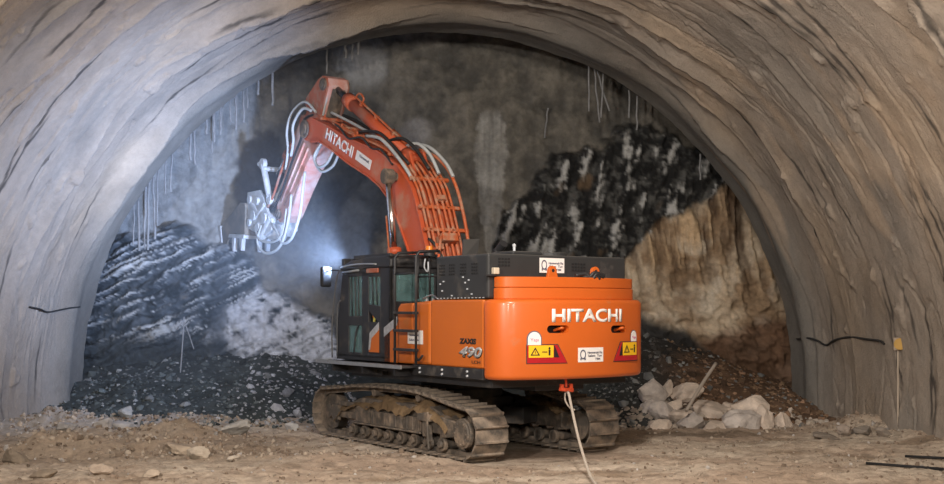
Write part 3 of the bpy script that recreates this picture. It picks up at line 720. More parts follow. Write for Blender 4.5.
for x in (-.60, .23):
    y = -math.sqrt(3.50**2-x*x)
    pr = [(x-.10, 2.90), (x+.10, 2.90), (x+.075, 3.01)]+[(x+.075*math.cos(a), 3.02+.075*math.sin(a)) for a in np.linspace(.2, PI-.2, 7)]+[(x-.075, 3.01)]
    m = MB(); A = [m.bm.verts.new((px_, y+.03, z)) for px_, z in pr]; B = [m.bm.verts.new((px_, y-.03, z)) for px_, z in pr]; m._shell(A, B)
    lug = m.build('lifting_lug', 'orange', EXC, .006); m = MB(); m.cyl((x, y-.035, 3.02), (x, y+.035, 3.02), .026, seg=12); m.build('lug_hole', 'dark', lug)
m = MB(); yy = -3.42
m.tube([(-.12, yy-.02, 2.95), (.05, yy-.05, 2.98), (.16, yy-.09, 2.90), (.25, yy-.10, 2.99), (.38, yy-.08, 2.93), (.46, yy-.02, 2.97)], .035, 7); m.tube([(0, yy, 2.95), (.12, yy-.08, 2.94), (.2, yy-.10, 3.0), (.3, yy-.10, 2.90)], .03, 7)
m.build('lashing_strap', 'black', EXC, label='black strap bunched round the right lug')
# decals on the curved rear
def arc(x, z, off=.004): r = RC+off; return (x, -math.sqrt(r*r-x*x), z)
def rect_map(x0, x1, z0, z1): return lambda u, v: arc(x0+(x1-x0)*u, z0+(z1-z0)*v)
lt = bpy.data.objects.new('lettering', None)
decal(text_verts('HITACHI', .032), rect_map(-.72, .70, 2.222, 2.43), 'lettering', 'white', cwt, 'white maker lettering')
def poly_decal(pts, name, m_, parent, off, fn=arc, label=None):
    return decal(poly_bm(pts, 6), lambda a, b: fn(a, b, off), name, m_, parent, label)
def light_cluster(x0, x1, z0, z1, inner):   # inner = +1: slanted end points to +x
    w = x1-x0
    if inner > 0:
        P = [(x0, z0), (x1, z0), (x1-.17, z1), (x0, z1)]; Yq = (x0+.02, x0+.42, z0+.085, z1-.005); B = [(x0+.43, z0+.085), (x0+.52, z0+.085), (x0+.44, z1-.01), (x0+.43, z1-.01)]
    else:
        P = [(x0, z0), (x1, z0), (x1, z1), (x0+.17, z1)]; Yq = (x1-.40, x1-.02, z0+.085, z1-.005); B = [(x1-.49, z0+.085), (x1-.41, z0+.085), (x1-.41, z1-.01), (x1-.42, z1-.01)]
    q = [(a+(-.012 if a < (x0+x1)/2 else .012), b+(-.012 if b < (z0+z1)/2 else .012)) for a, b in P]
    rl = poly_decal(q, 'tail_light_bezel', 'black', cwt, .003); poly_decal(P, 'reflector', 'red', rl, .007, label='red reflector')
    wl = poly_decal([(Yq[0], Yq[2]), (Yq[1], Yq[2]), (Yq[1], Yq[3]), (Yq[0], Yq[3])], 'warning_label', 'yellow', cwt, .011, label='yellow warning label'); poly_decal(B, 'lens', 'inkblack', rl, .011)
    tx = Yq[0]+.10; tz = (Yq[2]+Yq[3])/2-.05; bm = bmesh.new()
    O = [(tx-.075, tz-.01), (tx+.075, tz-.01), (tx, tz+.115)]; I = [(tx-.05, tz+.005), (tx+.05, tz+.005), (tx, tz+.085)]
    vo = [bm.verts.new((a, b, 0)) for a, b in O]; vi = [bm.verts.new((a, b, 0)) for a, b in I]
    for k in range(3): bm.faces.new((vo[k], vo[(k+1) % 3], vi[(k+1) % 3], vi[k]))
    bm.faces.new([bm.verts.new((a, b, 0)) for a, b in ((tx-.006, tz+.02), (tx+.006, tz+.02), (tx+.004, tz+.06), (tx-.004, tz+.06))])
    hx = Yq[1]-.07
    bm.faces.new([bm.verts.new((a, b, 0)) for a, b in ((hx-.014, tz-.01), (hx+.014, tz-.01), (hx+.016, tz+.075), (hx-.016, tz+.075))])
    bm.faces.new([bm.verts.new((a, b, 0)) for a, b in ring_poly(hx, tz+.098, .017, .02, 10)])
    bm.faces.new([bm.verts.new((a, b, 0)) for a, b in ((hx-.12, tz+.035), (hx-.035, tz+.035), (hx-.035, tz+.05), (hx-.12, tz+.05))])
    decal(bm, lambda a, b: arc(a, b, .016), 'pictogram', 'inkblack', wl)
light_cluster(-1.12, -.46, 1.60, 1.875, 1); light_cluster(.50, 1.12, 1.60, 1.895, -1)
def badge(x0, x1, z0, z1):
    xm, w, h = (x0+x1)/2, (x1-x0)/2, z1-z0
    def egg(k): return [(xm-w*k, z0+h*(1-k)*.5), (xm+w*k, z0+h*(1-k)*.5), (xm+w*k, z0+h*.45)]+[(xm+w*k*math.cos(a), z0+h*.45+h*.52*k*math.sin(a)) for a in np.linspace(.15, PI-.15, 9)]+[(xm-w*k, z0+h*.45)]
    r = poly_decal(egg(1.1), 'badge_rim', 'ink', cwt, .003); b = poly_decal(egg(.95), 'badge', 'white', cwt, .008, label='white domed badge')
    decal(text_verts('Yapı'), lambda u, v: arc(xm-w*.62+w*1.24*u, z0+h*.20+h*.30*v, .012), 'lettering', 'pinkink', b)
badge(-1.115, -.90, 1.872, 2.09); badge(.945, 1.10, 1.90, 2.085)
def company_sticker(parent, fn, name='sticker'):
    """fn(u, v, off): u, v in 0..1 over the sticker"""
    s = decal(poly_bm([(0, 0), (1, 0), (1, 1), (0, 1)], 6), lambda a, b: fn(a, b, .004), name, 'white', parent, 'white sticker with a round outline emblem and two lines of small grey print')
    bm = bmesh.new(); n = 24
    vo = [bm.verts.new((.18+.11*math.cos(2*PI*k/n), .52+.33*math.sin(2*PI*k/n)*(1.05 if k < n/2 else 1), 0)) for k in range(n)]; vi = [bm.verts.new((.18+.08*math.cos(2*PI*k/n), .53+.24*math.sin(2*PI*k/n), 0)) for k in range(n)]
    for k in range(n): bm.faces.new((vo[k], vo[(k+1) % n], vi[(k+1) % n], vi[k]))
    for a, b in ((.08, .12), (.23, .28)): bm.faces.new([bm.verts.new(q) for q in ((a, .14, 0), (b, .14, 0), (b, .30, 0), (a, .30, 0))])
    decal(bm, lambda a, b: fn(a, b, .009), 'emblem', 'ink', s)
    for tx, x0, x1, z0, z1 in (('Hammersalt Pas', .36, .95, .58, .74), ('Salam  Tuv', .38, .93, .36, .52), ('TBM', .66, .86, .14, .28)):
        decal(text_verts(tx, .01), lambda u, v: fn(x0+(x1-x0)*u, z0+(z1-z0)*v, .009), 'print', 'ink', s)
company_sticker(cwt, lambda u, v, o: arc(-.255+.51*u, 1.60+.225*v, o))

# --- engine hood, orange side covers
def bx(a, b, name, m_, bev=.03, parent=EXC, label=None): mm = MB(); mm.b2(a, b); return mm.build(name, m_, parent, bev, label)
hood = bx((-1.52, -3.03, 2.585), (1.30, -1.57, 3.28), 'engine_hood', 'hood', .035)
company_sticker(hood, lambda u, v, o: (-.52+.50*u, -3.032-o, 3.00+.235*v))
def louvre(y, z, nx, nz, dy, dz, w, h, plane='side'):
    m = MB()
    for i in range(nx):
        for j in range(nz):
            if plane == 'side': m.box((-1.523, y-i*dy, z-j*dz), (.012, w, h))
            else: m.box((y+i*dy, -3.033, z-j*dz), (w, .012, h))
    m.build('vent', 'dark', hood)
for y in (-1.70, -1.98, -2.30, -2.62): louvre(y, 3.13, 3, 4, .06, .05, .035, .022)
louvre(-1.30, 3.20, 4, 3, .06, .05, .04, .03, 'rear'); louvre(.16, 3.15, 5, 3, .06, .05, .04, .03, 'rear')
for y, z in ((-1.70, 2.83), (-1.76, 2.72), (-1.80, 2.87), (-2.42, 2.84), (-2.48, 2.74), (-2.52, 2.88), (-2.36, 2.93), (-2.6, 2.66), (-2.04, 2.64)): MB().box((-1.523, y, z), (.014, .035, .022)).build('latch', 'silver', hood, label='bright latch')
for k in range(14): MB().box((-1.523, -1.62-k*.1, 2.60), (.014, .03, .012)).build('rivet', 'silver', hood, label='bright rivet')
m = MB(); m.b2((-.95, -2.9, 3.27), (-.35, -2.3, 3.34)); m.build('exhaust_cover', 'hood', hood, .03)
m = MB(); m.cyl((.0, -2.6, 3.27), (.0, -2.6, 3.34), .33, .30, seg=28); m.build('air_filter_cap', 'hood', hood, .01)
m = MB(); m.cyl((-.62, -2.5, 3.28), (-.62, -2.5, 3.44), .022); m.ball((-.62, -2.5, 3.45), .035, 1); m.build('antenna', 'silver', hood)
m = MB(); m.cyl((-.55, -1.95, 3.28), (-.55, -1.95, 3.42), .08, seg=20); m.cyl((-.55, -1.95, 3.38), (-.55, -2.12, 3.5), .07, seg=16); m.build('exhaust_pipe', 'black', hood)
wl = bx((-1.46, -3.12, 2.96), (-1.36, -3.04, 3.06), 'work_lamp', 'tan', .01); bx((-1.60, -3.10, 2.93), (-1.30, -3.04, 2.955), 'lamp_bracket', 'black', .004, wl)
for k, x in enumerate((1.36, 1.44)):
    pass
m = MB(); m.tube([(1.36, -2.9, 2.9), (1.36, -2.9, 3.32)], .012, 6); m.tube([(1.45, -2.7, 2.57), (1.45, -2.7, 3.30), (1.45, -2.2, 3.30), (1.45, -2.2, 2.57)], .013, 6, False)
m.build('handrail', 'black', EXC)
def slab(prof, x0, x1, name, m_, bev=.03, label=None, parent=EXC):
    mm = MB(); mm.prism(prof, x0, x1); return mm.build(name, m_, parent, bev, label)
pc = bx((-1.53, -2.925, 1.50), (-.62, -1.425, 2.575), 'pump_cover', 'orange_side', .03)
tk = slab([(-1.415, 1.50), (-.86, 1.50), (-.86, 2.535), (-1.415, 2.565)], -1.535, -.45, 'side_tank', 'orange_side', .05)
tk2 = slab([(-.85, 1.50), (-.36, 1.50), (-.36, 2.44), (-.46, 2.52), (-.85, 2.53)], -1.53, -.45, 'tool_box', 'orange_side', .03)
fp = slab([(-.35, 1.50), (.10, 1.50), (.10, 2.03), (-.35, 2.20)], -1.52, -1.44, 'front_side_cover', 'orange_side', .01)
decal(poly_bm([(-.35, 2.15), (.10, 1.94), (.10, 2.10), (-.35, 2.30)]), lambda a, b: (-1.526, a, b), 'stripe', 'silverink', fp, 'dull silver stripe')
bx((-1.44, -.85, 1.50), (-.5, -.12, 2.3), 'valve_bay', 'black', .01)
for y in (-1.0, -1.2): pass
m = MB()
for y, z in ((-.95, 2.57), (-1.15, 2.575), (-1.33, 2.58)): m.cyl((-1.3, y, z-.03), (-1.3, y, z+.035), .03, seg=10); m.cyl((-1.0, y, z-.03), (-1.0, y, z+.02), .05, seg=12)
m.tube([(-1.35, -.9, 2.6), (-1.3, -1.1, 2.66), (-1.35, -1.35, 2.6)], .015, 6)
m.build('tank_fittings', 'steel', tk)
bx((.55, -2.925, 1.50), (1.53, -1.2, 2.575), 'pump_cover', 'orange_side', .03); bx((.55, -1.18, 1.50), (1.53, .2, 2.45), 'fuel_tank', 'orange_side', .05); bx((.62, .22, 1.50), (1.50, 1.6, 2.0), 'front_tool_box', 'orange_side', .05)
bx((-.60, -2.9, 1.5), (.52, -.9, 2.56), 'engine_bay', 'black', .01)
def sidemap(y0, y1, z0, z1, x=-1.5365): return lambda u, v: (x, y0+(y1-y0)*u, z0+(z1-z0)*v)
decal(text_verts('ZAXIS', .06, .1), sidemap(-2.27, -2.74, 1.875, 1.965, -1.534), 'lettering', 'inkblack', pc, 'black model lettering')
decal(text_verts('490', .04, .25), sidemap(-2.26, -2.89, 1.665, 1.835, -1.534), 'lettering', 'silverink', pc, 'worn silver model numerals')
decal(text_verts('490', .012, .25), sidemap(-2.29, -2.91, 1.655, 1.825, -1.5325), 'lettering_outline', 'inkblack', pc)
decal(text_verts('LCH', .01), sidemap(-2.62, -2.85, 1.575, 1.625, -1.534), 'lettering', 'inkblack', pc, 'small black model suffix')
def sticker_side(y0, y1, z0, z1, par):
    s = decal(poly_bm([(0, 0), (1, 0), (1, 1), (0, 1)]), sidemap(y0, y1, z0, z1, -1.539), 'sticker', 'white', par, 'white sticker behind the ladder')
    decal(text_verts('Hammersalt'), sidemap(y0-.05, y1+.12, z0+.13, z1-.06, -1.543), 'print', 'ink', s); decal(text_verts('Salam Tuv'), sidemap(y0-.05, y1+.12, z0+.05, z1-.14, -1.543), 'print', 'ink', s)
sticker_side(-.72, -1.20, 1.84, 2.07, tk2)
# --- ladder and rails
m = MB()
for y in (-.50, -1.18): m.tube([(-1.66, y, 1.50), (-1.66, y, 3.30), (-1.60, y, 3.38), (-1.2, y, 3.40)], .024, 7, False)
lad = m.build('ladder', 'black', EXC)
for z in (1.74, 2.06, 2.36):
    m = MB(); m.b2((-1.71, -1.17, z-.02), (-1.60, -.51, z+.025)); m.build('rung', 'black', lad, .006)
m = MB(); m.tube([(-1.66, -.5, 3.02), (-1.66, -1.18, 3.02)], .018, 6); m.tube([(-1.2, -.5, 3.40), (-1.2, -1.18, 3.40)], .018, 6); m.tube([(-1.2, -.5, 3.40), (-1.2, -.5, 2.6)], .02, 6); m.tube([(-1.2, -1.18, 3.40), (-1.2, -1.18, 2.6)], .02, 6); m.tube([(-1.2, -.5, 2.98), (-1.2, -1.18, 2.98)], .016, 6)
m.build('handrail', 'black', lad)
m = MB(); m.tube([(-1.55, -1.0, 1.62), (-1.62, -1.2, 1.58), (-1.62, -1.32, 1.66)], .022, 6); m.build('grab_handle', 'black', EXC)

# --- cab
cab = bpy.data.objects.new('cab', None); COL.objects.link(cab); cab.parent = EXC
XL, XR = -1.52, -.52
m = MB()
m.b2((XL, -.10, 1.50), (XR, 1.86, 1.60))
sl = [(1.86, 1.55), (1.80, 2.2), (1.62, 3.18)]
for x in (XL, XR-.06):
    m.prism([(1.40, 1.55), (1.88, 1.55), (1.82, 2.2), (1.62, 3.15), (1.38, 3.15)], x, x+.06)          # front pillar
    m.prism([(.66, 1.55), (.90, 1.55), (.90, 3.15), (.66, 3.15)], x, x+.06)
    m.prism([(-.10, 1.55), (.24, 1.55), (.24, 3.15), (-.10, 3.15)], x, x+.06)
    m.prism([(.24, 3.02), (1.40, 3.02), (1.40, 3.16), (.24, 3.16)], x, x+.06); m.prism([(.90, 2.13), (1.40, 2.13), (1.40, 2.30), (.90, 2.30)], x, x+.06)
    m.prism([(.24, 1.55), (.66, 1.55), (.66, 1.64), (.24, 1.64)], x, x+.06); m.prism([(.90, 1.55), (1.40, 1.55), (1.40, 1.64), (.90, 1.64)], x, x+.06)
m.prism([(.24, 2.15), (.66, 2.40), (.66, 2.52), (.24, 2.48)], XL, XL+.06); m.b2((XL, .24, 1.64), (XL+.05, .66, 2.2))
m.b2((XL, -.10, 1.55), (XR, -.04, 2.56)); m.b2((XL, -.10, 3.06), (XR, -.04, 3.16)); m.b2((XL, -.10, 2.5), (XL+.08, -.04, 3.1)); m.b2((XR-.08, -.10, 2.5), (XR, -.04, 3.1))
m.build('cab_frame', 'black', cab, .008)
m = MB(); m.prism([(-.16, 3.15), (1.70, 3.14), (1.66, 3.22), (1.30, 3.31), (.6, 3.36), (.0, 3.36), (-.16, 3.30)], XL-.03, XR+.03); m.build('roof', 'black', cab, .03)
m = MB()
for k in range(9): y = -.05+k*.17; m.box(((XL+XR)/2, y, 3.37-.0*k-(0 if y < .7 else (y-.7)*.07)), (.96, .035, .035))
m.b2((XL, -.1, 3.34), (XL+.05, 1.2, 3.40)); m.b2((XR-.05, -.1, 3.34), (XR, 1.2, 3.40)); m.build('roof_guard', 'black', cab)
m = MB(); m.tube([(XL-.04, 1.62, 3.20), (XL-.05, 1.0, 3.235), (XL-.05, .3, 3.22)], .018, 6); m.tube([(XL-.04, 1.55, 3.10), (XL-.04, .95, 3.13)], .022, 6); m.build('gutter_rail', 'steel', cab)
m = MB(); m.b2((XL-.035, .28, 3.07), (XL, .68, 3.15)); m.build('door_top_reflector', 'armdark', cab, .01, 'faded orange strip')
def pane(a, b, nm='window_pane', mt='glass'): mm = MB(); mm.b2(a, b); return mm.build(nm, mt, cab)
pane((XL+.02, .90, 2.30), (XL+.03, 1.40, 3.02)); pane((XL+.02, .90, 1.64), (XL+.03, 1.40, 2.13)); pane((XL+.02, .24, 2.44), (XL+.03, .66, 3.02))
pane((XR-.04, .24, 1.64), (XR-.03, .66, 3.02)); pane((XR-.04, .90, 1.64), (XR-.03, 1.40, 3.02)); pane((XL+.08, -.075, 2.56), (XR-.08, -.065, 3.06), 'rear_window')
mm = MB(); mm.prism([(1.845, 1.62), (1.855, 1.62), (1.79, 2.2), (1.61, 3.14), (1.60, 3.14), (1.78, 2.2)], XL+.06, XR-.06); mm.build('windscreen', 'glass', cab)
m = MB()   # bars behind the door glass
for y in (1.02, 1.14, 1.27): m.tube([(XL+.010, y, 2.28), (XL+.010, y+.03, 3.03)], .012, 6)
m.b2((XL+.005, .90, 2.25), (XL+.02, 1.40, 2.29))
m.build('guard_bars', 'black', cab); m = MB()
for y in (.36, .50): m.tube([(XL+.010, y, 2.5), (XL+.010, y+.04, 3.03)], .012, 6)
m.b2((XL+.005, .24, 3.0), (XL+.02, .66, 3.03)); m.build('guard_bars', 'black', cab); m = MB()
m.tube([(XL+.010, 1.2, 1.62), (XL+.010, 1.12, 2.0), (XL+.010, 1.0, 2.15)], .02, 6); m.build('hanging_strap', 'black', cab)
decal(poly_bm([(.27, 1.66), (.63, 1.66), (.60, 1.95), (.27, 2.10)]), lambda a, b: (XL-.006, a, b), 'door_panel', 'orange_side', cab, 'orange lower door panel')
decal(poly_bm([(.64, 1.70), (.60, 2.00), (.27, 2.20), (.27, 2.06), (.54, 1.90), (.58, 1.70)]), lambda a, b: (XL-.009, a, b), 'stripe', 'silverink', cab, 'dull silver stripe')
m = MB(); m.prism([(.62, 2.66), (.42, 2.72), (.47, 2.50), (.58, 2.2), (.64, 2.3)], XL+.075, XL+.10); m.build('hanging_vest', 'cloth', cab, label='orange cloth hanging behind the door glass')
m = MB(); m.prism([(.45, 2.66), (.41, 2.60), (.56, 2.16), (.60, 2.2)], XL+.06, XL+.074); m.build('vest_band', 'clothy', cab, label='yellow band')
m = MB(); m.b2((-1.28, .25, 1.75), (-.8, .75, 1.95)); m.prism([(.2, 1.9), (.36, 1.9), (.26, 2.75), (.14, 2.75)], -1.26, -.82); m.prism([(.14, 2.7), (.28, 2.7), (.26, 2.95), (.16, 2.95)], -1.16, -.92); m.b2((-1.2, .3, 1.6), (-.88, .7, 1.75)); m.build('seat', 'seat', cab, .04)
m = MB(); m.b2((-1.4, .7, 1.6), (-1.25, 1.2, 2.1)); m.b2((-.75, .4, 1.6), (-.6, 1.3, 2.1)); m.tube([(-1.32, 1.1, 2.1), (-1.32, 1.12, 2.3)], .02, 6); m.build('console', 'black', cab, .02)
m = MB(); m.tube([(XL-.06, 1.92, 1.52), (XL-.07, 1.90, 2.2), (XL-.06, 1.72, 3.05), (XL+.02, 1.62, 3.14)], .014, 7); m.tube([(XL-.05, 1.74, 1.55), (XL-.06, 1.72, 2.4), (XL-.02, 1.66, 2.6)], .010, 6); m.build('handrail', mat('dull rail', (.12, .12, .12), .45, .5), cab)
mir = bpy.data.objects.new('side_mirror', None); COL.objects.link(mir); mir.parent = cab
m = MB(); m.box((-1.70, 1.95, 3.03), (.25, .08, .38), (0, 0, .35)); m.build('mirror_head', 'dark', mir, .03)
m = MB(); m.tube([(-1.75, 1.95, 3.12), (-1.62, 1.85, 3.15), (-1.52, 1.68, 3.14)], .013, 6); m.build('mirror_arm', 'black', mir)
wk = bpy.data.objects.new('work_lamp', None); COL.objects.link(wk); wk.parent = cab
m = MB(); m.box((-1.42, 1.66, 3.30), (.16, .10, .13)); m.build('lamp_housing', 'black', wk, .015)
m = MB(); m.box((-1.42, 1.715, 3.30), (.13, .015, .10)); m.build('lamp_lens', 'lamp', wk)
wk2 = bpy.data.objects.new('work_lamp', None); COL.objects.link(wk2); wk2.parent = cab
m = MB(); m.box((-.66, 1.66, 3.30), (.16, .10, .13)); m.build('lamp_housing', 'black', wk2, .015)
m = MB(); m.box((-.66, 1.715, 3.30), (.13, .015, .10)); m.build('lamp_lens', 'lamp', wk2)
# beacon, dark plate on the hood's front corner
m = MB(); m.cyl((-.9, -.39, 3.35), (-.9, -.39, 3.43), .10, seg=18); m.tube([(-.9, -.39, 3.36), (-.9, -.42, 2.55)], .02, 6)
bc = m.build('beacon', 'black', EXC); m = MB(); m.cyl((-.9, -.39, 3.43), (-.9, -.39, 3.53), .075, .06, seg=18); m.build('beacon_lens', 'amber', bc, .01, 'amber lens')
m = MB(); m.tube([(-1.0, -.42, 3.3), (-1.03, -.44, 3.15), (-.97, -.46, 3.08), (-.94, -.42, 3.25)], .014, 6); m.build('beacon_wire', 'silver', bc)
m = MB(); m.tube([(-1.42, -1.50, 2.6), (-1.42, -1.50, 3.33)], .022, 7); m.build('riser_pipe', 'boom', EXC, label='thin orange pipe beside the hood')
m = MB()
A = [m.bm.verts.new(q) for q in ((-1.02, -1.62, 3.28), (-.72, -1.60, 3.28), (-.50, -1.35, 3.62), (-.83, -1.35, 3.60))]; B = [m.bm.verts.new((v.co.x+.0, v.co.y+.03, v.co.z-.015)) for v in A]; m._shell(A, B)
A = [m.bm.verts.new(q) for q in ((-.86, -1.4, 3.27), (-.62, -1.3, 3.27), (-.60, -1.32, 3.50))]; B = [m.bm.verts.new((v.co.x, v.co.y+.03, v.co.z)) for v in A]; m._shell(A, B)
m.build('rain_flap', 'hood', EXC, label='raised dark sheet flap')
# red clamp under the counterweight
m = MB(); m.box((-.24, -3.36, 1.16), (.22, .12, .06), (0, .1, .1)); m.box((-.33, -3.36, 1.20), (.05, .06, .10)); m.box((-.15, -3.36, 1.20), (.05, .06, .10)); m.cyl((-.24, -3.36, 1.20), (-.24, -3.34, 1.36), .02); m.build('cable_clamp', mat('red clamp', (.7, .09, .03), .5), EXC, .01, 'red clamp under the counterweight')

# --- boom
UND = [(5.17, 6.04), (4.8, 6.02), (4.3, 5.81), (3.51, 5.42), (2.64, 5.06), (2.21, 4.83), (1.9, 4.59), (1.68, 4.34), (1.42, 3.97), (1.13, 3.52), (.95, 3.1), (.62, 2.4), (.42, 2.0)]
TOP = [(.10, 2.5), (.43, 3.29), (.53, 3.59), (.74, 4.13), (.88, 4.44), (1.02, 4.69), (1.27, 4.96), (1.53, 5.17), (2.29, 5.52), (2.97, 5.75), (3.64, 5.98), (4.3, 6.25), (5.17, 6.56)]
prof = UND+[(.25, 1.86), (.02, 1.9), (-.06, 2.1)]+TOP+[(5.42, 6.55), (5.6, 6.38), (5.5, 6.12)]
boom = MB().prism(prof, -.38, .38).build('boom', 'boom', EXC, .02)
m = MB()    # flange edges that stand a little proud of the side plates
def ribbon(m, line, x0, x1, t):
    for (a, b), (c, d) in zip(line, line[1:]):
        L = math.hypot(c-a, d-b); ny, nz = -(d-b)/L*t/2, (c-a)/L*t/2
        m.prism([(a-ny, b-nz), (c-ny, d-nz), (c+ny, d+nz), (a+ny, b+nz)], x0, x1)
ribbon(m, UND, -.41, .41, .03); ribbon(m, TOP, -.41, .41, .03); m.build('boom_flange', 'boom', boom)
m = MB(); m.cyl((-.46, 5.42, 6.35), (.46, 5.42, 6.35), .13, seg=24); m.cyl((-.44, 5.42, 6.35), (-.40, 5.42, 6.35), .20, seg=24); m.build('boom_tip_pin', 'frame', boom, .01)
d_, n_ = (-.905, -.425), (-.425, .905)
def boommap(y0, z0, ln, h, x=-.386): return lambda u, v: (x, y0+d_[0]*ln*u+n_[0]*h*v, z0+d_[1]*ln*u+n_[1]*h*v)
decal(text_verts('HITACHI', .032), boommap(4.52, 6.05, 1.30, .235), 'lettering', 'white', boom, 'white maker lettering')
sb = decal(poly_bm([(0, 0), (1, 0), (1, 1), (0, 1)]), boommap(3.20, 5.46, .66, .20), 'sticker', 'white', boom, 'white sticker')
decal(text_verts('Hammersalt', .01), boommap(3.02, 5.49, .42, .06, -.390), 'print', 'ink', sb)
def offs(line, t):
    out = []
    for i, p in enumerate(line):
        a, b = line[max(i-1, 0)], line[min(i+1, len(line)-1)]; L = math.hypot(b[0]-a[0], b[1]-a[1]); out.append((p[0]-(b[1]-a[1])/L*t, p[1]+(b[0]-a[0])/L*t))
    return out
for k, (x, t, i0, i1) in enumerate(((-.33, .09, 1, 12), (-.24, .09, 1, 13), (-.12, .10, 1, 12), (.0, .10, 1, 8), (.13, .10, 1, 13), (.24, .09, 1, 13), (.34, .09, 1, 12))):
    m = MB(); m.tube([(x, a, b) for a, b in offs(TOP, t)[i0:i1]], .032 if k % 2 else .026, 8); m.build('hydraulic_pipe', 'pipe', boom)
m = MB(); m.tube([(.50, a, b) for a, b in [(.28, 3.1), (.42, 3.6), (.60, 4.2), (.83, 4.72), (1.15, 5.12)]]+[(.42, 1.5, 5.4), (.3, 1.85, 5.55)], .034, 8); m.build('hydraulic_pipe', 'pipe', boom)
for i in (2, 3, 5, 7, 9, 10, 11):
    a, b = TOP[i]; c, d = TOP[i+1]; ang = math.atan2(d-b, c-a)
    q = offs([(a, b), ((a+c)/2, (b+d)/2), (c, d)], .09)[1]
    m = MB(); m.box((.04 if i > 3 else .08, q[0], q[1]), (.86 if i > 3 else .98, .07, .06), (ang, 0, 0)); m.cyl((-.30, q[0], q[1]), (-.30, q[0]+math.sin(-ang)*.09, q[1]+math.cos(ang)*.09), .02, seg=8); m.cyl((.2, q[0], q[1]), (.2, q[0]+math.sin(-ang)*.09, q[1]+math.cos(ang)*.09), .02, seg=8)
    m.build('pipe_clamp', 'pipe', boom, .008)
for c_, d_2, a_ in (((.02, .43, 3.72), (.34, .16, .24), 1.2), ((-.22, .36, 3.56), (.18, .12, .12), 1.2), ((.10, .78, 4.5), (.18, .10, .12), 1.)): MB().box(c_, d_2, (a_, 0, 0)).build('valve_block', 'pipe', boom, .01)
def hose(pts, r=.028, mt='rubber', par=None, name='hose', lab=None):
    m = MB(); m.tube(pts, r, 7); return m.build(name, mt, par or EXC, label=lab)
hose([(-.34, .5, 3.72), (-.30, .35, 3.6), (-.2, .3, 3.4), (-.1, .2, 3.1)], .03, 'rubber', boom); hose([(-.1, .45, 3.8), (-.22, .3, 3.65), (-.28, .25, 3.4)], .03, 'pipe', boom)
hose([(.05, 1.9, 5.62), (.12, 1.6, 5.62), (.2, 1.3, 5.38), (.24, 1.05, 5.0)], .035, 'hosegrey', boom); hose([(-.1, 2.3, 5.75), (-.06, 1.9, 5.75), (0, 1.5, 5.5), (.05, 1.1, 5.08)], .035, 'rubber', boom)
hose([(-.3, 2.9, 5.9), (-.34, 2.3, 5.78), (-.36, 1.8, 5.5), (-.36, 1.35, 5.15), (-.35, 1.1, 4.9)], .035, 'hosegrey', boom); hose([(-.2, 3.4, 6.05), (-.22, 2.6, 5.95), (-.3, 1.9, 5.62), (-.28, 1.3, 5.18)], .032, 'rubber', boom)
hose([(.3, 2.2, 5.7), (.42, 1.7, 5.6), (.48, 1.2, 5.25), (.5, .95, 4.95)], .036, 'hosegrey', boom)
hose([(-.30, 4.3, 6.34), (-.40, 3.8, 6.16), (-.42, 3.4, 5.90), (-.41, 2.9, 5.86), (-.40, 2.5, 5.60), (-.41, 2.1, 5.52), (-.40, 1.7, 5.2)], .022, 'rubber', boom)
hose([(.25, 3.0, 5.95), (.2, 3.6, 6.15), (.2, 4.2, 6.42), (.15, 4.7, 6.6)], .035, 'rubber', boom); hose([(0, 2.8, 5.9), (.02, 3.5, 6.12), (.0, 4.2, 6.40), (-.05, 4.9, 6.68)], .033, 'hosegrey', boom)
# boom cylinders (one each side)
for x in (-.56, .56):
    a, b = Vector((x, 1.05, 1.62)), Vector((x, 1.60, 4.95)); dd = (b-a).normalized()
    m = MB(); m.cyl(a, a+dd*1.95, .115, seg=24); m.cyl(a+dd*1.85, a+dd*1.98, .135, seg=24); bcyl = cylsmooth(m.build('boom_cylinder', 'boom', EXC))
    m = MB(); m.cyl(a+dd*1.9, b, .062, seg=20); cylsmooth(m.build('cylinder_rod', 'chrome', bcyl, label='bright rod'))
    m = MB(); m.cyl(b+Vector((-.09, 0, 0)), b+Vector((.09, 0, 0)), .15, seg=24); m.build('rod_eye', 'frame', bcyl, .015)
    m = MB(); m.tube([a+dd*.3+Vector((-.14*(1 if x < 0 else -1), -.02, 0)), a+dd*2.6+Vector((-.13*(1 if x < 0 else -1), -.03, 0))], .018, 6); m.build('cylinder_pipe', 'pipe', bcyl)
m = MB(); m.cyl((-.66, 1.60, 4.95), (.66, 1.60, 4.95), .085, seg=20); m.build('boom_cylinder_pin', 'frame', boom)
# arm cylinder
a, b = Vector((0, 1.62, 5.30)), Vector((0, 4.78, 7.20)); dd = (b-a).normalized()
m = MB(); m.cyl(a+dd*.1, a+dd*2.95, .125, seg=28); m.cyl(a+dd*2.72, a+dd*3.02, .155, seg=28); m.cyl(a+dd*.0, a+dd*.28, .15, seg=28); acy = cylsmooth(m.build('arm_cylinder', 'boom', EXC))
m = MB(); m.cyl(a+dd*2.9, b, .072, seg=20); cylsmooth(m.build('cylinder_rod', mat('dark oiled rod', (.05, .06, .07), .25, .8), acy, label='dark rod'))
m = MB(); m.cyl(b+Vector((-.13, 0, 0)), b+Vector((.13, 0, 0)), .14, seg=24); m.build('rod_eye', 'frame', acy, .01)
nn = Vector((0, -dd.z, dd.y))
m = MB(); m.tube([a+dd*.4+nn*.17, a+dd*1.6+nn*.18, a+dd*2.7+nn*.17, a+dd*2.78+nn*.1], .024, 7); m.tube([a+dd*.3+nn*.15+Vector((.08, 0, 0)), a+dd*1.1+nn*.17+Vector((.08, 0, 0))], .022, 7)
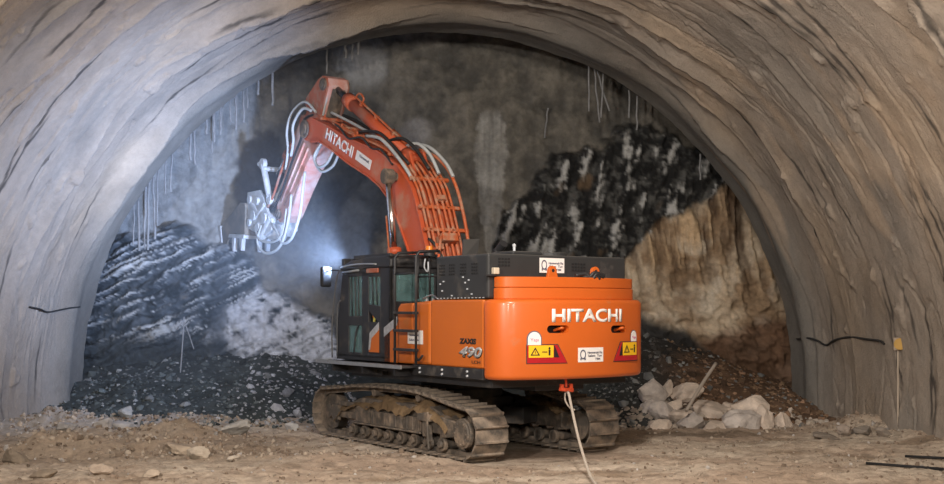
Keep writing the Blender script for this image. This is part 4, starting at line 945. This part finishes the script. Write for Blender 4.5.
for t in (.9, 1.7, 2.4): m.box(a+dd*t+nn*.13, (.10, .06, .12), (math.atan2(dd.z, dd.y), 0, 0))
m.build('cylinder_pipe', 'pipe', acy)
hose([a+dd*2.75+nn*.14, a+dd*2.62+nn*.30, a+dd*2.4+nn*.28, a+dd*2.42+nn*.15], .022, 'pipe', acy)
m = MB()
for x in (-.19, .13): m.prism([(1.2, 4.9), (1.45, 5.45), (1.62, 5.5), (1.8, 5.38), (2.2, 5.50), (2.1, 5.3)], x, x+.06)
m.cyl((-.24, 1.62, 5.33), (.24, 1.62, 5.33), .08); m.build('cylinder_bracket', 'boom', boom, .01)
# --- arm
AP = [(4.62, 7.18), (4.66, 7.36), (4.86, 7.44), (5.05, 7.40), (5.62, 7.10), (6.02, 6.62), (6.50, 5.95), (6.95, 5.28), (7.22, 4.78), (7.20, 4.52), (7.05, 4.42), (6.78, 4.56), (6.25, 5.10), (5.55, 5.72), (5.12, 5.98), (5.05, 6.15), (5.0, 6.5), (4.86, 6.75)]
arm = MB().prism(AP, -.235, .235).build('arm', 'arm', EXC, .02)
m = MB()
for x in (-.262, .235): m.prism([(4.62, 7.18), (4.66, 7.36), (4.86, 7.44), (5.05, 7.40), (5.62, 7.10), (5.98, 6.62), (5.95, 6.35), (5.2, 6.0), (5.05, 6.15), (5.0, 6.5), (4.86, 6.75)], x, x+.027)
m.build('reinforcing_plate', 'armdark', arm, .008)
m = MB()
for k, (p, q) in enumerate((((5.55, 5.98), (6.78, 4.80)), ((5.75, 6.10), (6.92, 4.90)))):
    m.tube([(-.245, p[0], p[1]), (-.245, q[0], q[1])], .022, 6)
m.build('weld_ridge', 'arm', arm)
m = MB()
for (y, z, r_) in ((4.80, 7.24, .13), (5.42, 6.35, .16), (5.72, 6.82, .11), (7.05, 4.62, .11)):
    m = MB(); m.cyl((-.31, y, z), (.31, y, z), r_, seg=24); m.cyl((-.33, y, z), (.33, y, z), r_*.55, seg=16); m.build('arm_pin', 'frame', arm, .01)
m = MB(); ribbon(m, [(4.60, 7.12), (4.84, 6.72), (4.975, 6.48), (5.02, 6.2)], -.15, .15, .02); m.build('tail_recess', 'frame', arm, label='dusty brown web between the tail plates')
m = MB(); m.tube([(-.20, 4.70, 7.10), (-.21, 4.95, 6.6), (-.22, 5.05, 6.3)], .03, 6); m.build('tail_rib', 'hosegrey', arm)
# bucket cylinder and links on the far side of the arm
a, b = Vector((0, 5.95, 6.82)), Vector((0, 7.62, 5.60)); dd = (b-a).normalized()
m = MB(); m.cyl(a, a+dd*1.45, .105, seg=24); m.cyl(a+dd*1.35, a+dd*1.5, .125, seg=24); bc = cylsmooth(m.build('bucket_cylinder', 'armdark', EXC))
m = MB(); m.cyl(a+dd*1.4, b, .06, seg=18); cylsmooth(m.build('cylinder_rod', 'chrome', bc, label='bright rod')); m = MB(); m.cyl(a-Vector((.16, 0, 0)), a+Vector((.16, 0, 0)), .12, seg=20); m.build('cylinder_eye', 'frame', bc)
for x in (-.30, .30):
    m = MB(); m.cyl((x, 7.80, 5.82), (x, 7.44, 5.02), .075, seg=16); m.cyl((x-.05, 7.80, 5.84), (x+.05, 7.80, 5.84), .13, seg=20); m.cyl((x-.05, 7.42, 4.98), (x+.05, 7.42, 4.98), .12, seg=20); m.cyl((x, 7.80, 5.82), (x+.0, 8.02, 5.86), .06, seg=12); m.build('linkage_rod', 'silver', EXC, .008, 'pale silver link')
m = MB(); m.cyl((-.34, 7.72, 5.72), (.34, 7.72, 5.72), .06); m.build('linkage_pin', 'silver', EXC)
# --- silver coupler and digging tool
m = MB()
for x in (-.34, .26): m.prism([(8.62, 5.24), (7.95, 5.24), (7.72, 5.05), (7.50, 4.72), (7.26, 4.52), (7.25, 4.26), (7.6, 4.14), (8.3, 4.28), (8.66, 4.40)], x, x+.07)
m.b2((-.30, 8.5, 4.4), (.30, 8.6, 5.2)); m.b2((-.28, 7.5, 4.3), (.28, 8.5, 4.42))
cp = m.build('quick_coupler', 'silver', EXC, .015, 'pale silver coupler')
m = MB()
for y, z, r_ in ((8.42, 5.05, .10), (8.0, 4.98, .09), (8.2, 4.66, .12), (7.6, 4.55, .13), (7.95, 4.36, .10), (8.45, 4.5, .09)): m.cyl((-.40, y, z), (.40, y, z), r_, seg=18)
m.box((-.36, 8.2, 4.85), (.05, .5, .10), (.6, 0, 0)); m.box((-.36, 7.85, 4.75), (.05, .5, .09), (-.5, 0, 0)); m.build('coupler_pins', 'silver', cp, .01)
m = MB(); m.cyl((-.26, 7.35, 4.55), (-.26, 7.9, 4.12), .12, seg=18); m.cyl((.2, 7.5, 4.4), (.2, 7.9, 4.12), .12, seg=18); m.ball((-.1, 7.65, 4.25), .22, 2); m.build('rotator', 'silver', cp, .01)
m = MB(); W0, W1 = -.42, .42
sideP = [(8.60, 4.95), (8.85, 4.98), (9.72, 4.62), (10.02, 4.42), (9.94, 3.98), (9.72, 3.93), (9.60, 4.15), (9.15, 4.28), (8.62, 4.20)]
for x in (W0, W1-.04): m.prism(sideP, x, x+.04)
ribbon(m, [(8.62, 4.20), (8.60, 4.95), (8.85, 4.98), (9.72, 4.62), (10.02, 4.42), (9.94, 3.98)], W0, W1, .05)
bk = m.build('bucket', mat('muddy bucket steel', (.16, .145, .12), .75, .2, var=.3, dirt=(.30, .25, .19), dirt_amt=.4), EXC, .01)
bk.data.materials[0]
m = MB(); m.prism([(10.10, 4.48), (10.02, 4.52), (9.88, 3.86), (9.96, 3.84)], W0-.03, W1+.03); m.build('cutting_edge', 'silver', bk, .01, 'pale worn cutting edge')
m = MB(); m.prism([(8.60, 4.22), (9.5, 4.28), (9.55, 4.20), (8.62, 4.12)], W0-.02, W1+.02); m.build('lip_plate', 'silver', bk, .01)
for y in (8.85, 9.32):
    for x in (-.36, .30):
        m = MB(); m.prism([(y-.09, 4.20), (y+.09, 4.20), (y+.05, 3.86), (y-.03, 3.84)], x-.05, x+.05); m.build('bucket_tooth', 'silver', bk, .01)
# hoses
HG = 'hosegrey'
hose([(-.30, 5.62, 5.45), (-.36, 5.62, 5.0), (-.38, 5.72, 4.5), (-.38, 6.1, 4.02), (-.36, 6.6, 3.92), (-.34, 6.95, 4.2), (-.32, 7.25, 4.4)], .033, HG)
hose([(-.36, 7.76, 4.4), (-.40, 7.90, 4.02), (-.40, 7.53, 3.74), (-.38, 6.98, 3.76), (-.36, 6.60, 3.98), (-.34, 6.34, 4.5), (-.30, 6.30, 5.0)], .033, HG)
hose([(-.36, 8.15, 4.43), (-.40, 7.78, 4.06), (-.38, 7.1, 3.97), (-.36, 6.62, 4.15), (-.32, 6.5, 4.7)], .030, HG)
hose([(-.34, 4.74, 5.98), (-.38, 5.02, 5.72), (-.38, 4.84, 5.48), (-.38, 4.45, 5.50), (-.34, 4.2, 5.76)], .030, HG); hose([(-.28, 4.92, 5.95), (-.30, 5.14, 5.66), (-.30, 4.84, 5.38), (-.30, 4.32, 5.44), (-.30, 4.06, 5.68)], .030, HG)
hose([(-.36, 5.20, 6.72), (-.42, 5.50, 6.80), (-.45, 5.90, 6.50), (-.42, 5.95, 6.15), (-.36, 6.2, 5.85)], .033, HG); hose([(-.30, 5.1, 6.68), (-.38, 5.45, 6.95), (-.42, 6.0, 6.80), (-.42, 6.28, 6.42), (-.36, 6.35, 6.0), (-.3, 6.6, 5.6)], .030, HG)
hose([(-.22, 5.2, 6.66), (-.32, 5.6, 6.6), (-.34, 5.72, 6.2), (-.32, 6.2, 5.75), (-.28, 6.9, 5.05), (-.3, 7.3, 4.75)], .028, 'rubber'); hose([(.1, 6.4, 6.2), (.0, 6.8, 5.85), (-.15, 7.1, 5.3), (-.25, 7.3, 4.9)], .028, HG)
hose([(-.28, 6.35, 6.15), (-.30, 6.85, 5.55), (-.30, 7.2, 5.1), (-.32, 7.5, 4.8)], .030, 'armdark', None, 'arm_pipe')

# the cable that hangs from under the counterweight, comes down and runs off over the floor
p0 = ew(-.24, -3.36, 1.14); m = MB()
m.tube([p0, p0+Vector((.03, -.10, -.04)), p0+Vector((.05, -.35, -.22)), p0+Vector((.10, -1.1, -.66)), (1.64, 16.5, ground_h(1.64, 16.5)+.10), (1.67, 16.0, ground_h(1.67, 16.)+.03), (1.70, 15.2, .05), (1.8, 13.8, .05), (1.9, 11, .03)], .022, 8)
m.tube([p0+Vector((-.01, 0, -.0)), p0+Vector((-.02, -.02, -.14)), p0+Vector((.05, -.08, -.26)), p0+Vector((.10, -.30, -.27))], .014, 6)
tag(m.build('cable', 'rope'), 'dusty pale cable hanging from the red clamp under the counterweight down to the floor', 'cable')

# the work lamps on the cab throw bluish light towards the face
for x_, e_, dr_, sz_ in ((-1.42, 3300, (-.85, 1, .42), 135), (-1.36, 2600, (-.06, 1, .30), 62), (-.66, 500, (-.1, 1, .2), 120)):
    l = bpy.data.lights.new('work_light', 'SPOT'); l.energy = e_; l.color = (.46, .62, 1.); l.spot_size = R(sz_); l.spot_blend = 1.; l.shadow_soft_size = .15
    o = bpy.data.objects.new('work_light', l); COL.objects.link(o); o.parent = EXC; o.location = (x_, 1.80, 3.31)
    o.rotation_euler = Vector(dr_).to_track_quat('-Z', 'Y').to_euler()


# ------------------------------------------------------------------ small things in the tunnel
def on_wall(ph_deg, y): 
    p = R(ph_deg); r = float(lining_radius(np.array(p), np.array(y)))
    cx = CX+.03*min(max(YE-y, 0), 12); return Vector((cx+r*math.cos(p), y, CZ+r*math.sin(p)))
# hanging strands of rebound along the last lining edge
g = random.Random(4)
def strand(x, z_top, ln, r, y, lean, label, group):
    m = MB(); n = 5; pts = [(lean*ln*(k/n)+g.uniform(-.012, .012), g.uniform(-.01, .01), -ln*k/n) for k in range(n+1)]
    V = [Vector(p) for p in pts]
    m.tube(V, r, 6)
    o = m.build('hanging_strand', M_STRAND, None); o.location = (x, y, z_top); tag(o, label, 'strand', group); return o
M_STRAND = mat('grey shotcrete drip', (.21, .21, .21), .8, var=.35, scale=9)
def arch_z(x, y_off=0.): return CZ+math.sqrt(max((RT-.02)**2-(x-CX)**2, 0))
LS = [(134, 34, 'a'), (138, 44, 'a'), (143, 52, 'a'), (146, 40, 'a'), (149, 62, 'a'), (153, 56, 'a'), (158, 50, 'a'), (166, 30, 'b'), (172, 34, 'b'), (190, 22, 'b'), (194, 30, 'b'), (207, 12, 'c'), (211, 32, 'c'), (214, 26, 'c'), (221, 22, 'c'), (230, 18, 'c'), (236, 30, 'c'), (243, 26, 'c'), (247, 14, 'c'), (272, 28, 'd'), (258, 8, 'd'), (327, 18, 'e'), (345, 10, 'e'), (352, 12, 'e'), (358, 9, 'e')]
TXT = {'a': 'long pale strand hanging from the lining edge just above the left rock face', 'b': 'thin strand hanging from the left lining edge beside the bluish lit patch', 'c': 'short icicle-like strand hanging from the left shoulder of the lining edge', 'd': 'lone thin strand hanging from the lining edge left of the boom top', 'e': 'stubby strand hanging from the lining edge above the boom tip'}
for px, ln, k in LS:
    y = 27.42+g.uniform(0, .15); x = (px-472)*y/F
    strand(x, arch_z(x)+.12, ln*y/F+.15, g.uniform(.018, .035), y, g.uniform(-.04, .04), TXT[k], 'strands hanging from the left lining edge, '+k.replace('a', 'long').replace('b', 'lit').replace('c', 'short').replace('d', 'lone').replace('e', 'top'))
RS = [(589, 42, 0), (594, 50, .1), (603, 40, -.05), (597, 36, .3), (629, 24, 0), (637, 30, 0), (548, 26, -.1), (700, 22, 0)]
TR = ['long straight strand', 'long leaning strand', 'middle strand', 'slanted strand crossing the others', 'short strand, left of a pair', 'short strand, right of a pair', 'bent strand standing off on its own', 'hair-thin strand above the brown rock']
for i, (px, ln, le) in enumerate(RS):
    y = 27.45+.05*i; x = (px-472)*y/F
    zt = arch_z(x)+.1
    if i == 6: zt = HC+(YH-108)*y/F; y = 29.1; x = (px-472)*y/F; zt = HC+(YH-108)*y/F
    strand(x, zt, ln*y/F+.1, .022, y, le, TR[i]+' hanging at the right side of the grey face', 'strands on the right side')

# cable on the right lining, box with wire
def wall_pt(px, py, off=.03):
    yy = np.arange(18, 27.2, .04); x = (px-472)*yy/F; z = HC-(py-YH)*yy/F
    cx = CX+.03*np.clip(YE-yy, 0, 12); r = lining_radius(np.arctan2(z-CZ, x-cx), yy)
    i = int(np.argmin(np.abs(np.hypot(x-cx, z-CZ)-r+off))); return Vector((x[i], yy[i], z[i]))
m = MB(); m.tube([wall_pt(*p) for p in ((797, 339), (808, 338), (818, 341), (826, 345), (835, 340), (850, 337), (865, 339), (880, 341), (884, 344))], .022, 7)
tag(m.build('cable', mat('black cable', (.02, .02, .02), .6)), 'black sagging cable pinned along the lower right lining', 'cable')
m = MB(); c = wall_pt(899, 344, .06)
root = bpy.data.objects.new('marker_lamp', None); COL.objects.link(root); root.location = c
tag(root, 'small yellow capped box on the right lining with a wire below it', 'lamp')
m.cyl((0, -.05, 0), (.05, .07, 0), .11, seg=20); m.build('cap', mat('dirty yellow plastic', (.42, .25, .06), .7, var=.25), root, .01)
m = MB(); m.box((.03, .03, 0), (.24, .06, .24)); m.build('back_plate', mat('dusty plate', (.36, .29, .22), .8), root, .02)
cw = [wall_pt(898, y_, .02)-c for y_ in (350, 365, 385, 405, 425)]
m = MB(); m.tube(cw, .014, 6); m.build('wire', mat('pale wire', (.5, .42, .33), .7), root)
m = MB(); m.tube([wall_pt(*p) for p in ((30, 307), (40, 309), (48, 312), (60, 310), (70, 308), (80, 307))], .018, 6)
tag(m.build('wire', M['rubber']), 'thin dark wire running across the lower left lining', 'wire')
# bars in the ground on the right
for k, (a, b, lab) in enumerate([((866, 464), (944, 470), 'long thin black bar lying on the dirt, nearer one at lower right'), ((905, 457), (950, 457), 'short straight black bar on the dirt at the right edge')]):
    q = []
    for px, py in (a, b):
        D = F*HC/(py-YH)
        for _ in range(5): D = F*(HC-gz((px-472)*D/F, D)-.03)/(py-YH)
        x = (px-472)*D/F; q.append((x, D, gz(x, D)+.045))
    m = MB(); m.tube(q, .022, 7); tag(m.build('steel_bar', M['dark']), lab, 'bar', 'bars on the floor')
# leaning pole in the boulders
m = MB(); m.tube([(4.22, 23.15, .42), (4.62, 23.6, .92), (4.98, 24.0, 1.32)], .035, 8)
tag(m.build('pole', mat('weathered pole', (.36, .31, .26), .8)), 'thin pale pole leaning against the boulders', 'pole')
# spindly stand of strips on the left rubble
root = bpy.data.objects.new('marking_stake', None); COL.objects.link(root); root.location = ((184-472)*27.2/F, 27.2, .95)
tag(root, 'spindly pale stake with splayed strips standing in the left dark rubble', 'stake')
m = MB(); m.tube([(-.10, 0, -.2), (-.03, 0, .75), (.0, 0, 1.3)], .018, 6); m.build('stake', M_STRAND, root)
for q in ([(0, 0, 1.25), (-.16, -.02, 1.0)], [(0, 0, 1.2), (.10, -.02, .95), (.24, -.04, .55)]):
    m = MB(); m.tube(q, .014, 6, len(q) > 2); m.build('strip', M_STRAND, root)

# ------------------------------------------------------------------ light
def flood(name, label, loc, tgt, power, col, size):
    root = bpy.data.objects.new(name, None); COL.objects.link(root); root.location = (loc[0], loc[1], 0); tag(root, label, 'floodlight')
    m = MB(); m.cyl((0, 0, 0), (0, 0, loc[2]-.3), .04)
    for a in range(3): m.cyl((0, 0, .9), (.7*math.cos(a*2.1), .7*math.sin(a*2.1), 0), .025)
    m.build('mast', 'black', root)
    d = (Vector(tgt)-Vector(loc)).normalized(); q = d.to_track_quat('-Z', 'Y').to_euler()
    m = MB(); m.box(Vector((0, 0, loc[2]))-d*.12, (size+.1, size+.1, .15), q); m.build('housing', 'black', root)
    l = bpy.data.lights.new('flood', 'AREA'); l.shape = 'SQUARE'; l.size = size; l.energy = power; l.color = col
    o = bpy.data.objects.new('flood_light', l); COL.objects.link(o); o.parent = root; o.location = (0, 0, loc[2]); o.rotation_euler = q
flood('flood_mast', 'tall lamp mast close to the left wall, ahead of the camera', (-5.6, 4.0, 6.5), (-1.5, 24, 3.2), 1250, (1, .93, .86), .7)
flood('flood_mast', 'tall lamp mast close to the right wall, ahead of the camera', (5.3, 3.0, 6.0), (1.5, 24, 2.2), 560, (1, .90, .79), .7)
flood('flood_mast', 'added fill lamp mast standing in the middle behind the camera', (-1.0, -3.0, 6.6), (.5, 18, 1.8), 600, (1, .93, .86), .7)  # unseen fill lamp, added to brighten the back of the counterweight
root = bpy.data.objects.new('crown_lamp', None); COL.objects.link(root); root.location = (1.2, 12.0, 7.6); tag(root, 'floodlight hung from the crown of the tunnel above the camera', 'floodlight')
cq = Vector((-.9, 7.8, -6.4)).normalized(); ce = cq.to_track_quat('-Z', 'Y').to_euler()
MB().cyl((0, 0, .1), (0, 0, 1.95), .03).build('hanger', 'black', root); MB().box(-cq*.12, (1.0, 1.0, .15), ce).build('housing', 'black', root)
l = bpy.data.lights.new('flood', 'AREA'); l.shape = 'SQUARE'; l.size = .8; l.energy = 620; l.color = (1, .91, .82)
o = bpy.data.objects.new('flood_light', l); COL.objects.link(o); o.parent = root; o.rotation_euler = ce
w = bpy.data.worlds.new('world'); SC.world = w; w.use_nodes = True
w.node_tree.nodes['Background'].inputs[0].default_value = (.9, .92, 1, 1); w.node_tree.nodes['Background'].inputs[1].default_value = .12
m, nt, b_ = newmat('dust haze'); nt.nodes.remove(b_); v_ = nt.nodes.new('ShaderNodeVolumePrincipled'); v_.inputs['Density'].default_value = .018; v_.inputs['Anisotropy'].default_value = .2
v_.inputs['Color'].default_value = (.8, .85, .9, 1); nt.links.new(v_.outputs[0], nt.nodes['Material Output'].inputs['Volume'])
hz = MB(); hp = [(-2.0, .9), (-2.0, CZ+7.35)]+[(CX+7.55*math.cos(R(a_)), CZ+7.55*math.sin(R(a_))) for a_ in range(102, 179, 4)]+[(-8.2, .9)]
hz._shell([hz.bm.verts.new((x_, 22.1, z_)) for x_, z_ in hp], [hz.bm.verts.new((x_, 28.4, z_)) for x_, z_ in hp])
o = hz.build('dust_haze', m); tag(o, 'thin dust haze hanging in front of the left part of the face', 'haze', kind='stuff')
SC.view_settings.view_transform = 'Standard'; SC.view_settings.look = 'None'; SC.view_settings.gamma = 1; SC.view_settings.exposure = 0
